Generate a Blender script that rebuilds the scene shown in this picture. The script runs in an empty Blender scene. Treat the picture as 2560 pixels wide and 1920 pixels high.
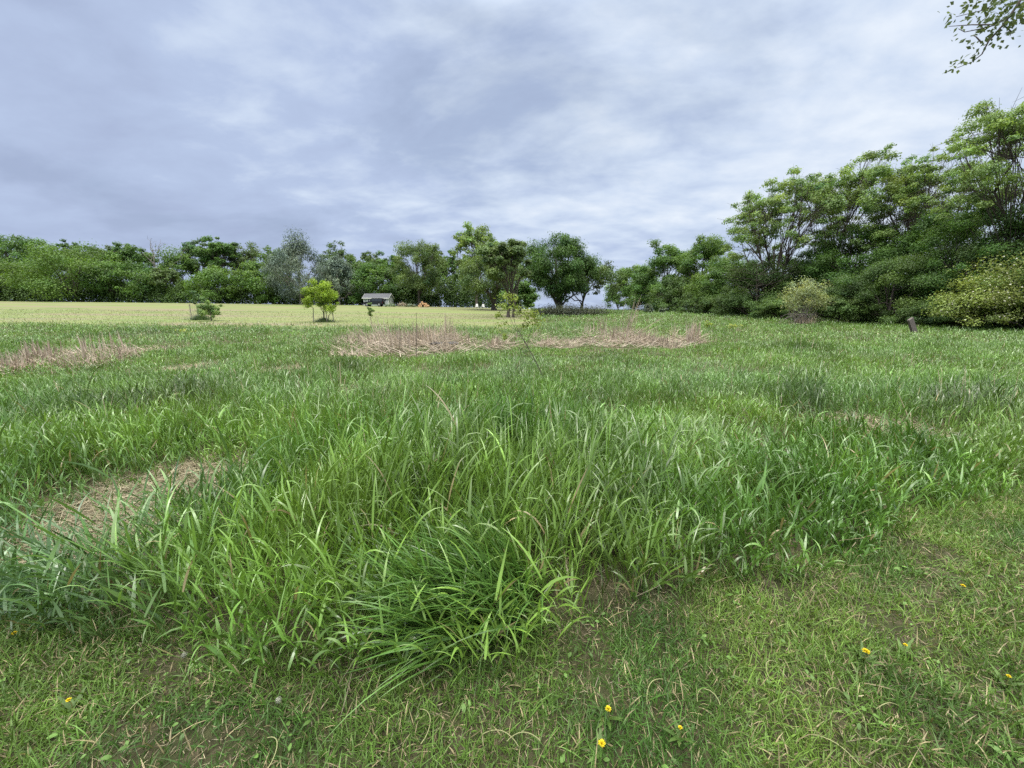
import bpy, bmesh, math, random
import numpy as np
from mathutils import Vector, Matrix

random.seed(11)
rng = np.random.default_rng(11)
SC = bpy.context.scene
COL = SC.collection

# ------------------------------------------------------------------ camera geometry
F, CX, CY, EYE = 961.0, 1280.0, 960.0, 1.6
PITCH = math.atan(185.0 / F)
SP, CP = math.sin(PITCH), math.cos(PITCH)

def ray(px, py):
    u = (px - CX) / F; v = (CY - py) / F
    dy = CP + v * SP; dz = -SP + v * CP
    return u / dy, dz / dy

def at(px, py, Y):
    a, b = ray(px, py)
    return np.array([a * Y, Y, EYE + b * Y])

# ------------------------------------------------------------------ noise (numpy value noise)
_tab = rng.random((256, 256))
def vnoise(x, y):
    x = np.asarray(x, float); y = np.asarray(y, float)
    xi = np.floor(x).astype(int); yi = np.floor(y).astype(int)
    fx = x - xi; fy = y - yi
    fx = fx * fx * (3 - 2 * fx); fy = fy * fy * (3 - 2 * fy)
    a = _tab[xi % 256, yi % 256]; b = _tab[(xi + 1) % 256, yi % 256]
    c = _tab[xi % 256, (yi + 1) % 256]; d = _tab[(xi + 1) % 256, (yi + 1) % 256]
    return (a * (1 - fx) + b * fx) * (1 - fy) + (c * (1 - fx) + d * fx) * fy
def fbm(x, y, o=3):
    s = 0; a = 0.5; t = 0
    for k in range(o):
        s = s + a * vnoise(x * 2 ** k + 17.3 * k, y * 2 ** k + 9.1 * k); t += a; a *= 0.5
    return s / t

# ------------------------------------------------------------------ terrain
def gz(x, y):
    x = np.asarray(x, float); y = np.asarray(y, float)
    s = x / np.maximum(y, 4.0)
    E = np.interp(s, [-1.4, -0.4, -0.08, 0.15, 0.3], [23, 12.5, 6.0, 0.6, 0.0])
    zf = EYE - 0.02 + E * 100 / F
    gl = np.interp(y, [0, 14, 20, 26, 32, 40, 50, 62, 75, 88, 96, 102, 110], [0, 0, .02, .06, .13, .215, .33, .49, .67, .86, .96, 1, 1])
    gr = np.interp(y, [0, 14, 20, 28, 38, 50, 60, 80, 110], [0, 0, .06, .19, .34, .50, .61, .80, 1])
    t = np.clip((s + 0.05) / 0.3, 0, 1); t = t * t * (3 - 2 * t)
    base = zf * (gl * (1 - t) + gr * t)
    near = np.clip(1 - y / 40.0, 0, 1)
    bump = (fbm(x * 0.45, y * 0.45, 2) - 0.5) * 0.10 * near + (fbm(x * 2.6 + 40, y * 2.6, 3) - 0.5) * 0.045 * np.clip(1 - y / 9.0, 0, 1)
    return base + bump

def ground_at(px, py):
    a, b = ray(px, py)
    Y = 0.6
    while Y < 200:
        if EYE + b * Y < float(gz(a * Y, Y)): break
        Y *= 1.01
    return np.array([a * Y, Y, float(gz(a * Y, Y))])

# foot of the unmown grass, as y(x) on the ground
_edge = [(0, 1430), (130, 1550), (400, 1620), (650, 1655), (800, 1670), (930, 1690), (1100, 1650), (1330, 1600),
         (1500, 1550), (1650, 1515), (1850, 1465), (2050, 1420), (2250, 1320), (2420, 1245), (2560, 1195)]
_eg = np.array([ground_at(*p) for p in _edge])
_ex = np.concatenate([[-40, -6.0], _eg[:, 0], [6.5, 40]])
_ey = np.concatenate([[7.5, 3.9], _eg[:, 1], [4.2, 14]])
_o = np.argsort(_ex); _ex = _ex[_o]; _ey = _ey[_o]
def edge_y(x): return np.interp(x, _ex, _ey)
def field_mask(x, y):                       # the mown hay field
    far = np.interp(x, [-60, -30, -10, 0, 3], [30.5, 29.5, 29, 30, 33])
    return (y > far + (fbm(x * .25, y * 0 + 3, 2) - .5) * 3.0 + (fbm(x * 1.3, y * 1.3, 2) - .5) * 2.4) & (x < 2.2 + 0.035 * (y - 30))

# ------------------------------------------------------------------ object helpers
def tag(o, label=None, cat=None, group=None, kind=None):
    if label: o['label'] = label
    if cat: o['category'] = cat
    if group: o['group'] = group
    if kind: o['kind'] = kind
    return o

def empty(name, loc, label=None, cat=None, group=None):
    o = bpy.data.objects.new(name, None); COL.objects.link(o)
    o.location = [float(v) for v in loc]; o.empty_display_size = 0.2
    return tag(o, label, cat, group)

class MB:
    """collects quads with per-vertex colour and links them as one mesh"""
    def __init__(s): s.v = []; s.q = []; s.c = []; s.n = 0
    def add(s, V, Q, C):
        V = np.asarray(V, float).reshape(-1, 3); Q = np.asarray(Q, int).reshape(-1, 4)
        C = np.asarray(C, float)
        if C.ndim == 1: C = np.repeat(C[None], len(V), 0)
        s.v.append(V); s.q.append(Q + s.n); s.c.append(C); s.n += len(V)
    def build(s, name, mat, parent=None, smooth=True, origin=None):
        V = np.concatenate(s.v); Q = np.concatenate(s.q); C = np.concatenate(s.c)
        if origin is not None: V = V - np.asarray(origin, float)[None]
        me = bpy.data.meshes.new(name)
        me.vertices.add(len(V)); me.vertices.foreach_set('co', V.astype(np.float32).ravel())
        me.loops.add(len(Q) * 4); me.loops.foreach_set('vertex_index', Q.astype(np.int32).ravel())
        me.polygons.add(len(Q)); me.polygons.foreach_set('loop_start', (np.arange(len(Q)) * 4).astype(np.int32))
        me.polygons.foreach_set('use_smooth', np.full(len(Q), smooth))
        me.update(calc_edges=True)
        at_ = me.color_attributes.new('col', 'FLOAT_COLOR', 'POINT')
        at_.data.foreach_set('color', np.concatenate([np.clip(C, 0, 1), np.ones((len(C), 1))], 1).astype(np.float32).ravel())
        me.materials.append(mat)
        o = bpy.data.objects.new(name, me); COL.objects.link(o)
        if parent is not None: o.parent = parent
        elif origin is not None: o.location = [float(v) for v in origin]
        return o

def tube(mb, pts, rad, col, sides=6):
    pts = np.asarray(pts, float); n = len(pts); rad = np.broadcast_to(np.asarray(rad, float), (n,))
    T = np.gradient(pts, axis=0); T /= np.linalg.norm(T, axis=1, keepdims=True) + 1e-9
    ref = np.array([0.31, 0.95, 0.05]) if abs(T[0][1]) < 0.8 else np.array([1.0, 0.1, 0.05])
    A = np.cross(T, ref); A /= np.linalg.norm(A, axis=1, keepdims=True) + 1e-9
    B = np.cross(T, A)
    a = np.arange(sides) * 2 * math.pi / sides
    V = pts[:, None] + rad[:, None, None] * (np.cos(a)[None, :, None] * A[:, None] + np.sin(a)[None, :, None] * B[:, None])
    i = np.arange(n - 1)[:, None] * sides; j = np.arange(sides)[None]; k = (j + 1) % sides
    Q = np.stack([i + j, i + k, i + sides + k, i + sides + j], -1)
    mb.add(V, Q, col)

def bez(a, b, c, n=6):
    t = np.linspace(0, 1, n)[:, None]
    return (1 - t) ** 2 * a + 2 * t * (1 - t) * b + t * t * c

def blades(mb, base, az, th0, bend, L, W, col, nseg=5, twist=0.0, power=1.4, taper=1.0, tipcol=None, wbase=0.55):
    """arching grass leaves, each a tapered strip of its own"""
    N = len(base)
    if N == 0: return None
    arr = lambda v: np.broadcast_to(np.asarray(v, float), (N,))
    az, th0, bend, L, W, twist = map(arr, (az, th0, bend, L, W, twist))
    s = np.linspace(0, 1, nseg + 1); sm = (s[1:] + s[:-1]) / 2
    th = th0[:, None] + bend[:, None] * sm[None] ** power
    st = (L / nseg)[:, None]
    r = np.concatenate([np.zeros((N, 1)), np.cumsum(np.sin(th) * st, 1)], 1)
    z = np.concatenate([np.zeros((N, 1)), np.cumsum(np.cos(th) * st, 1)], 1)
    ca, sa = np.cos(az)[:, None], np.sin(az)[:, None]
    C = np.stack([base[:, 0:1] + r * ca, base[:, 1:2] + r * sa, base[:, 2:3] + z], -1)
    thv = th0[:, None] + bend[:, None] * s[None] ** power
    tw = twist[:, None] * (0.3 + s[None])
    perp = np.stack([-sa + 0 * thv, ca + 0 * thv, 0 * thv], -1)
    nrm = np.stack([np.cos(thv) * ca, np.cos(thv) * sa, -np.sin(thv)], -1)
    wd = np.cos(tw)[..., None] * perp + np.sin(tw)[..., None] * nrm
    prof = (wbase + (1 - wbase) * np.minimum(s / 0.3, 1)) * np.maximum(1 - s ** (2.2 * taper), 0.04)
    w = (W[:, None] * prof[None] * 0.5)[..., None]
    V = np.stack([C - wd * w, C + wd * w], 2)                    # N, ring, 2, 3
    R = nseg + 1
    b = (np.arange(N) * R * 2)[:, None]; k = np.arange(nseg)[None] * 2
    Q = np.stack([b + k, b + k + 1, b + k + 3, b + k + 2], -1)
    col = np.asarray(col, float)
    if col.ndim == 1: col = np.repeat(col[None], N, 0)
    cc = np.repeat(col[:, None], R * 2, 1)
    if tipcol is not None:
        f = np.repeat(s ** 3, 2)[None, :, None]
        cc = cc * (1 - f) + np.asarray(tipcol)[None, None] * f
    mb.add(V.reshape(-1, 3), Q.reshape(-1, 4), cc.reshape(-1, 3))
    return C

def cards(mb, c, nrm, size, aspect, col, tang=None):
    """leaf-sized rhombs"""
    N = len(c)
    nrm = nrm / (np.linalg.norm(nrm, axis=1, keepdims=True) + 1e-9)
    r = rng.normal(size=(N, 3)) if tang is None else tang
    t = r - nrm * np.sum(r * nrm, 1, keepdims=True); t /= np.linalg.norm(t, axis=1, keepdims=True) + 1e-9
    b = np.cross(nrm, t)
    l = (np.broadcast_to(size, (N,)) * 0.5)[:, None]; w = l * aspect
    V = np.stack([c - t * l, c + b * w - t * l * .1 + nrm * l * .12, c + t * l - nrm * l * .15, c - b * w - t * l * .1 + nrm * l * .12], 1)
    Q = np.arange(N * 4).reshape(N, 4)
    mb.add(V.reshape(-1, 3), Q, np.repeat(col, 4, 0))

# ------------------------------------------------------------------ materials
def newmat(name):
    m = bpy.data.materials.new(name); m.use_nodes = True
    nt = m.node_tree; b = nt.nodes['Principled BSDF']
    return m, nt, b, nt.nodes['Material Output']

def leaf_mat(name, rough=0.5, spec=0.4, trans=0.3, tint=(1.15, 1.1, 0.55), scale=6.0):
    m, nt, b, out = newmat(name)
    a = nt.nodes.new('ShaderNodeAttribute'); a.attribute_name = 'col'
    tc = nt.nodes.new('ShaderNodeTexCoord')
    n = nt.nodes.new('ShaderNodeTexNoise'); n.inputs['Scale'].default_value = scale; n.inputs['Detail'].default_value = 3
    nt.links.new(tc.outputs['Object'], n.inputs['Vector'])
    mr = nt.nodes.new('ShaderNodeMapRange'); mr.inputs['To Min'].default_value = 0.72; mr.inputs['To Max'].default_value = 1.28
    mr.inputs['From Min'].default_value = 0.25; mr.inputs['From Max'].default_value = 0.75
    nt.links.new(n.outputs['Fac'], mr.inputs['Value'])
    mu = nt.nodes.new('ShaderNodeMix'); mu.data_type = 'RGBA'; mu.blend_type = 'MULTIPLY'; mu.inputs['Factor'].default_value = 1
    nt.links.new(a.outputs['Color'], mu.inputs['A']); nt.links.new(mr.outputs['Result'], mu.inputs['B'])
    nt.links.new(mu.outputs['Result'], b.inputs['Base Color'])
    b.inputs['Roughness'].default_value = rough; b.inputs['Specular IOR Level'].default_value = spec
    if trans > 0:
        t2 = nt.nodes.new('ShaderNodeMix'); t2.data_type = 'RGBA'; t2.blend_type = 'MULTIPLY'; t2.inputs['Factor'].default_value = 1
        t2.inputs['B'].default_value = (*tint, 1)
        nt.links.new(mu.outputs['Result'], t2.inputs['A'])
        tr = nt.nodes.new('ShaderNodeBsdfTranslucent'); nt.links.new(t2.outputs['Result'], tr.inputs['Color'])
        mx = nt.nodes.new('ShaderNodeMixShader'); mx.inputs['Fac'].default_value = trans
        nt.links.new(b.outputs['BSDF'], mx.inputs[1]); nt.links.new(tr.outputs['BSDF'], mx.inputs[2])
        nt.links.new(mx.outputs['Shader'], out.inputs['Surface'])
    return m

def ramp_mat(name, stops, scale=4.0, detail=6.0, rough=0.9, stretch=(1, 1, 1), bump=0.0, spec=0.2, second=None):
    m, nt, b, out = newmat(name)
    tc = nt.nodes.new('ShaderNodeTexCoord'); mp = nt.nodes.new('ShaderNodeMapping'); mp.inputs['Scale'].default_value = stretch
    nt.links.new(tc.outputs['Object'], mp.inputs['Vector'])
    n = nt.nodes.new('ShaderNodeTexNoise'); n.inputs['Scale'].default_value = scale; n.inputs['Detail'].default_value = detail
    n.inputs['Roughness'].default_value = 0.65
    nt.links.new(mp.outputs['Vector'], n.inputs['Vector'])
    r = nt.nodes.new('ShaderNodeValToRGB')
    while len(r.color_ramp.elements) < len(stops): r.color_ramp.elements.new(0.5)
    for e, (p, c) in zip(r.color_ramp.elements, stops): e.position = p; e.color = (*c, 1)
    nt.links.new(n.outputs['Fac'], r.inputs['Fac'])
    res = r.outputs['Color']
    if second:
        sc2, st2, c2, lo, hi = second
        mp2 = nt.nodes.new('ShaderNodeMapping'); mp2.inputs['Scale'].default_value = st2
        nt.links.new(tc.outputs['Object'], mp2.inputs['Vector'])
        n2 = nt.nodes.new('ShaderNodeTexNoise'); n2.inputs['Scale'].default_value = sc2; n2.inputs['Detail'].default_value = 5
        nt.links.new(mp2.outputs['Vector'], n2.inputs['Vector'])
        mr = nt.nodes.new('ShaderNodeMapRange'); mr.inputs['From Min'].default_value = lo; mr.inputs['From Max'].default_value = hi
        nt.links.new(n2.outputs['Fac'], mr.inputs['Value'])
        mx = nt.nodes.new('ShaderNodeMix'); mx.data_type = 'RGBA'; mx.inputs['B'].default_value = (*c2, 1)
        nt.links.new(mr.outputs['Result'], mx.inputs['Factor']); nt.links.new(res, mx.inputs['A'])
        res = mx.outputs['Result']
    nt.links.new(res, b.inputs['Base Color'])
    b.inputs['Roughness'].default_value = rough; b.inputs['Specular IOR Level'].default_value = spec
    if bump:
        bp = nt.nodes.new('ShaderNodeBump'); bp.inputs['Strength'].default_value = bump; bp.inputs['Distance'].default_value = 0.05
        nt.links.new(n.outputs['Fac'], bp.inputs['Height']); nt.links.new(bp.outputs['Normal'], b.inputs['Normal'])
    return m

M = {}
M['blade'] = leaf_mat('grass_blade', rough=0.33, spec=0.85, trans=0.22, scale=3.0)
M['lawnblade'] = leaf_mat('short_grass_blade', rough=0.5, spec=0.4, trans=0.25, scale=5.0)
M['straw'] = leaf_mat('dry_straw', rough=0.75, spec=0.25, trans=0.12, tint=(1, 1, 0.9), scale=4.0)
M['leaf'] = leaf_mat('tree_leaf', rough=0.5, spec=0.35, trans=0.38, scale=0.9)
M['silver'] = leaf_mat('silver_leaf', rough=0.6, spec=0.3, trans=0.2, tint=(1, 1, 0.9), scale=0.9)
M['bark'] = ramp_mat('bark', [(0.3, (0.045, 0.038, 0.032)), (0.7, (0.13, 0.11, 0.095))], scale=5, stretch=(3, 3, 0.6), bump=0.6)
M['greybark'] = ramp_mat('pale_dead_wood', [(0.3, (0.16, 0.14, 0.125)), (0.7, (0.34, 0.31, 0.28))], scale=5, stretch=(3, 3, 0.6), bump=0.5)
M['weathered'] = ramp_mat('weathered_wood', [(0.3, (0.085, 0.075, 0.068)), (0.7, (0.19, 0.17, 0.155))], scale=6, stretch=(5, 5, .5), bump=0.6)
M['petal'] = leaf_mat('petal', rough=0.6, spec=0.2, trans=0.2, tint=(1, 1, 1), scale=30)
M['soil'] = ramp_mat('meadow_soil', [(0.3, (0.05, 0.055, 0.025)), (0.55, (0.09, 0.085, 0.045)), (0.75, (0.15, 0.125, 0.075))], scale=5, bump=0.7)
M['lawn'] = ramp_mat('mown_path_soil', [(0.3, (0.026, 0.030, 0.013)), (0.5, (0.052, 0.050, 0.025)), (0.7, (0.11, 0.092, 0.058))], scale=14, detail=9, bump=0.8,
                     second=(9.0, (1, 1, 1), (0.05, 0.065, 0.022), 0.45, 0.7))
M['field'] = ramp_mat('mown_hay_field', [(0.30, (0.105, 0.160, 0.044)), (0.50, (0.165, 0.200, 0.070)), (0.72, (0.220, 0.198, 0.108))], scale=0.9, detail=8,
                      stretch=(0.12, 0.5, 1), bump=0.5, second=(0.35, (0.09, 0.6, 1), (0.195, 0.172, 0.105), 0.50, 0.64))

def plain(name, c, rough=0.6, spec=0.4, metal=0.0, var=0.12, scale=8):
    c = np.array(c)
    m = ramp_mat(name, [(0.3, tuple(c * (1 - var))), (0.7, tuple(np.minimum(c * (1 + var), 1)))], scale=scale, rough=rough, spec=spec)
    m.node_tree.nodes['Principled BSDF'].inputs['Metallic'].default_value = metal
    return m

# ------------------------------------------------------------------ the ground: one terrain split into soil, mown path and hay field
def terrain():
    xs = np.concatenate([-np.geomspace(6.5, 2500, 110)[::-1], np.arange(-6.4, 6.41, 0.1), np.geomspace(6.5, 2500, 110)])
    ys = np.concatenate([np.linspace(-60, -1.5, 12), np.arange(-1.4, 6.01, 0.1), np.geomspace(6.15, 30, 70), np.linspace(30.5, 112, 110), np.geomspace(115, 3000, 30)])
    X, Y = np.meshgrid(xs, ys, indexing='ij')
    Z = gz(X, Y)
    nx, ny = X.shape
    V = np.stack([X, Y, Z], -1).reshape(-1, 3)
    i = np.arange(nx - 1)[:, None] * ny; j = np.arange(ny - 1)[None]
    Q = np.stack([i + j, i + j + ny, i + j + ny + 1, i + j + 1], -1).reshape(-1, 4)
    cx = V[Q].mean(1)
    lawn = (cx[:, 1] < edge_y(cx[:, 0]) + 0.12) & (np.abs(cx[:, 0]) < 30)
    fld = field_mask(cx[:, 0], cx[:, 1]) & ~lawn & (cx[:, 1] < 112) & (cx[:, 0] > -260)
    for name, mk, mat, lab, cat in (('ground', ~lawn & ~fld, M['soil'], 'damp brown soil under the unmown meadow grass, reaching the horizon', 'ground'),
                                    ('path', lawn, M['lawn'], 'mown path of patchy soil and thatch along the front of the meadow', 'path'),
                                    ('field', fld, M['field'], 'pale mown hay field rising to the distant tree line', 'field')):
        q = Q[mk]; u, inv = np.unique(q, return_inverse=True)
        mb = MB(); mb.add(V[u], inv.reshape(-1, 4), np.array([.1, .1, .1]))
        tag(mb.build(name, mat), lab, cat, kind='structure')
terrain()

# ------------------------------------------------------------------ grass
# thin / straw places on the ground: centre pixel, half widths in pixels -> ground ellipses
def ell(px, py, wx, wy):
    c = ground_at(px, py); r = ground_at(px + wx, py); f = ground_at(px, py - wy); n = ground_at(px, py + wy)
    return c[0], c[1], max(abs(r[0] - c[0]), .05), max((f[1] - n[1]) / 2, .05)
BARE = [ell(420, 1250, 185, 105), ell(330, 1395, 90, 45), ell(485, 925, 38, 14), ell(710, 935, 40, 14), ell(365, 882, 60, 11), ell(2180, 1085, 130, 34),
        ell(890, 985, 40, 14)]
REED = [ell(1020, 868, 165, 22), ell(1400, 864, 55, 10), ell(1560, 858, 190, 16), ell(140, 915, 130, 30), ell(1255, 862, 35, 14), ell(1560, 832, 70, 8)]
def inside(E, x, y, grow=1.0):
    d = np.full(np.shape(x), 9.0)
    for cx, cy, rx, ry in E:
        d = np.minimum(d, ((x - cx) / (rx * grow)) ** 2 + ((y - cy) / (ry * grow)) ** 2)
    return d

def scatter(y0, y1, dens, smin=-1.62, smax=1.62):
    """random points over the part of the ground between two depths"""
    A = 0.5 * (smax - smin) * (y1 ** 2 - y0 ** 2)
    n = int(A * dens)
    y = np.sqrt(rng.uniform(y0 ** 2, y1 ** 2, n)); x = rng.uniform(smin, smax, n) * y
    return x, y

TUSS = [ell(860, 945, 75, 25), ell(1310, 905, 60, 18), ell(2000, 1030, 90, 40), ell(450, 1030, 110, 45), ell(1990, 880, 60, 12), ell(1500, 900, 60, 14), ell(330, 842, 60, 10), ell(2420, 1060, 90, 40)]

def beside(dens):
    # the part of the path beside and behind the viewer
    n = int(12 * 5.6 * dens); x = rng.uniform(-5, 7, n); y = rng.uniform(-.9, 4.7, n)
    k = (y < .55) | (np.abs(x) > 1.7 * y); return x[k], y[k]

def grass_col(x, y, n):
    t = fbm(x * 0.8 + 5, y * 0.8, 3); u = fbm(x * 0.22 + 31, y * 0.22 + 8, 2)
    green = np.array([0.090, 0.196, 0.034]); blue = np.array([0.112, 0.212, 0.100]); yel = np.array([0.160, 0.272, 0.048])
    k = np.clip((t - 0.35) * 2.6, 0, 1)[:, None]; c = green * (1 - k) + yel * k
    left = np.clip((-x - 0.2) / 2.0, 0, 1) * np.clip(1.6 - y / 4.0, 0, 1)
    b = np.clip((u - 0.52) * 2.5 + left * 0.9 + rng.normal(0, .15, n), 0, 1)[:, None]
    c = c * (1 - b * .75) + blue * b * .75
    mid = np.interp(y, [3.0, 8.0], [0, 1])[:, None]
    c = c * (1 - .55 * mid) + (yel * .55 + green * .45) * 1.12 * .55 * mid
    c = c * np.exp(rng.normal(0, 0.20, n))[:, None]
    return c

def lean_field(x, y):
    a = fbm(x * 0.35 + 60, y * 0.35 + 12, 2) * 4 * math.pi
    m = np.clip(fbm(x * 0.9 + 90, y * 0.9, 2) * 1.6 - 0.45, 0, 1)
    return a, m

def tall_height(x, y):
    h = 0.42 + 0.40 * (fbm(x * 0.55 + 3, y * 0.55 + 7, 3) - 0.3) * 1.5
    h = h * (.66 + .66 * fbm(x * 1.3 + 33, y * 1.3 + 4, 2)) + 0.05 * np.exp(-((y - 2.3) / 0.8) ** 2) * (np.abs(x + .1) < 1.2)
    d = y - edge_y(x)
    h = h * np.interp(d, [0, .15, .6], [.55, .8, 1.0])
    h = h * np.interp(y, [2.6, 3.6, 5, 8, 14, 22, 29, 40, 80], [1, .84, .68, .56, .52, .55, .55, .6, .8])
    h = h * (1 - .7 * np.exp(-(np.maximum(np.abs(y - 14.4) - 1.6, 0) / 1.4) ** 2) * (np.abs(x) < 7.5) * np.interp(x, [-7.5, -6, 6.5, 7.5], [0, 1, 1, 0]))
    h = h * (1 - .6 * np.exp(-((x + 10.8) / 2.6) ** 2 - ((y - 8.6) / 1.6) ** 2))
    near = np.minimum(np.minimum(inside(BARE[:1], x, y + .28, 1.0), inside(BARE[:1], x, y + .50, .85)), inside(BARE, x, y, 1.25))
    h = h * (.40 + .60 * np.clip(near - .6, 0, 1))
    h = h * (1 + 0.55 * np.exp(-inside(TUSS, x, y)))
    return h

def tall_layer(mb, y0, y1, dens, nleaf, nseg, wmul, smin=-1.62, smax=1.62, stems=True):
    x, y = scatter(y0, y1, dens, smin, smax)
    keep = (y > edge_y(x) + rng.normal(0, .06, len(x)) + (fbm(x * 2.2, y * 2.2, 2) - .5) * .35) & ~field_mask(x, y)
    bd = inside(BARE, x, y)
    keep &= (bd > 1.0 + rng.normal(0, .25, len(x))) | (rng.random(len(x)) < .06)
    keep &= (inside(BARE[:1], x, y + .36, .85) > 1) | (rng.random(len(x)) < .5)
    keep &= (inside(REED, x, y) > 1.0) | (rng.random(len(x)) < np.clip(fbm(x * .9 + 2, y * .9, 2) * 2.2 - .75, .06, .7))
    keep &= rng.random(len(x)) < np.clip(fbm(x * 1.3 + 11, y * 1.3, 2) * 2.6 - .2, .22, 1)
    x = x[keep]; y = y[keep]; n = len(x)
    z = gz(x, y) - 0.01
    H = tall_height(x, y) * np.exp(rng.normal(0, .16, n))
    la, lm = lean_field(x, y)
    # grass at the rim of the meadow falls outwards over the path
    d = y - edge_y(x)
    rim = np.clip(1 - d / .5, 0, 1)
    lodge = np.exp(-(((x + .22) / .50) ** 2 + ((y - 1.75) / .26) ** 2))          # the flattened tuft at the path
    la = np.where(lodge > .35, 3.4 + rng.normal(0, .25, n), np.where(rng.random(n) < rim * .6, -1.6 + rng.normal(0, .7, n), la + rng.normal(0, .5, n)))
    az = np.where(rng.random(n) < .25, rng.uniform(0, 6.28, n), la)
    th = np.abs(rng.normal(.06, .09, n)) + lm * .34 + rim * .22 * rng.random(n) + lodge * .75 * rng.random(n)
    base = np.stack([x, y, z], 1)
    C0 = grass_col(x, y, n)
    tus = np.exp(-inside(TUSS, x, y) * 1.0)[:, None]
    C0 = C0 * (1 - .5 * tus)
    cl_ = fbm(x * 1.9 + 71, y * 1.9 + 23, 2); C0 = C0 * np.interp(cl_, [.3, .5, .7], [.78, 1.0, 1.2])[:, None]
    dead = rng.random(n) < .04
    sl = H * .82
    if stems:
        blades(mb, base, az, th, rng.uniform(.1, .5, n) + lodge * .5, sl, .0042 * wmul, C0 * np.array([1.0, 1.0, .9]), nseg=4, wbase=1, taper=2.5)
    # leaf origins are points on the same (nearly straight) stem
    for k in range(nleaf):
        f = (k + .25 + rng.uniform(0, .6, n)) / nleaf
        f = np.clip(f, .04, .97)
        r = sl * f * np.sin(th + .12 * f + lodge * .2 * f); zz = sl * f * np.cos(th + .12 * f + lodge * .2 * f)
        p = base + np.stack([r * np.cos(az), r * np.sin(az), zz], 1)
        a2 = np.where(rng.random(n) < .4, az + rng.normal(0, .7, n), rng.uniform(0, 6.28, n))
        t0 = np.clip(th * .7 + rng.uniform(.06, .40, n), 0, 1.3)
        bend = np.where(rng.random(n) < .30, rng.uniform(1.0, 2.2, n), rng.uniform(.05, .8, n))
        L = np.maximum(H * rng.uniform(.24, .46, n), .08)
        W = np.where(rng.random(n) < .55, rng.uniform(.010, .018, n), rng.uniform(.0045, .010, n)) * wmul
        c = C0 * np.exp(rng.normal(0, .12, n))[:, None]
        dd = dead & (f < .5) | (rng.random(n) < .012)
        c = np.where(dd[:, None], np.array([.30, .25, .13]) * np.exp(rng.normal(0, .2, n))[:, None], c)
        blades(mb, p, a2, t0, bend, L, W, c, nseg=nseg, twist=rng.normal(0, .9, n), power=1.7)
    return n

def flattened(mb):
    # the tuft lodged over the edge of the path: long blades combed to the left
    n = 560
    tn = 34; tk = np.sqrt(rng.random(tn)); ta = rng.uniform(0, 6.28, tn); ti = rng.integers(0, tn, n)
    x = -.12 + .40 * (tk * np.cos(ta))[ti] + rng.normal(0, .035, n); y = 1.80 + .24 * (tk * np.sin(ta))[ti] + .16 * (x + .12) + rng.normal(0, .035, n)
    b = np.stack([x, y, gz(x, y)], 1)
    az = 3.40 + rng.normal(0, .26, n) + rng.normal(0, .35, tn)[ti]; th = np.clip(rng.normal(.72, .22, tn)[ti] + rng.normal(0, .2, n), .1, 1.25)
    C0 = np.array([.095, .200, .040]) * np.exp(rng.normal(0, .2, (n, 1)))
    for q in range(3):
        p = b + np.stack([np.cos(az) * .09 * q, np.sin(az) * .09 * q, .05 + .085 * q * np.cos(th)], 1) * (q > 0)
        blades(mb, p, az + rng.normal(0, .18, n), th + rng.normal(0, .12, n), rng.uniform(.25, 1.0, n), rng.uniform(.22, .48, n), rng.uniform(.006, .015, n), C0 * np.exp(rng.normal(0, .12, (n, 1))), nseg=7, twist=rng.normal(0, .6, n), power=1.4)

def seed_heads(mb):
    for px, py, dy in [(1030, 1240, 2.3), (1022, 1190, 2.4), (905, 1262, 2.25), (863, 1345, 2.0), (1045, 1355, 2.0), (1190, 1395, 1.9), (700, 1160, 2.6), (1135, 1190, 2.4)]:
        p = at(px, py, dy); top = p + np.array([.004, 0, .035])
        tube(mb, [p, p * .6 + top * .4, top], [.004, .0055, .0015], np.array([.34, .36, .18]), 6)
        g = np.array([p[0] + .03, dy + .05, float(gz(p[0], dy))])
        tube(mb, bez(g, (g + p) / 2 + np.array([-.01, 0, .05]), p, 6), .0016, np.array([.12, .2, .06]), 4)
    x, y = scatter(9, 22, 1.6, -.75, .1)
    k = ~(field_mask(x, y)) & (fbm(x * .3 + 4, y * .3, 2) > .48); x = x[k]; y = y[k]
    z = gz(x, y); h = tall_height(x, y) * 1.15
    b = np.stack([x, y, z + h * .7], 1)
    blades(mb, b, rng.uniform(0, 6.28, len(x)), .1, .2, h * .3, .006, np.array([.16, .2, .08]), nseg=2, wbase=1)
    b = np.stack([x, y, z + h], 1)
    blades(mb, b, rng.uniform(0, 6.28, len(x)), .1, .2, .07, .016, np.array([.38, .36, .20]), nseg=2, wbase=.8)

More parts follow.
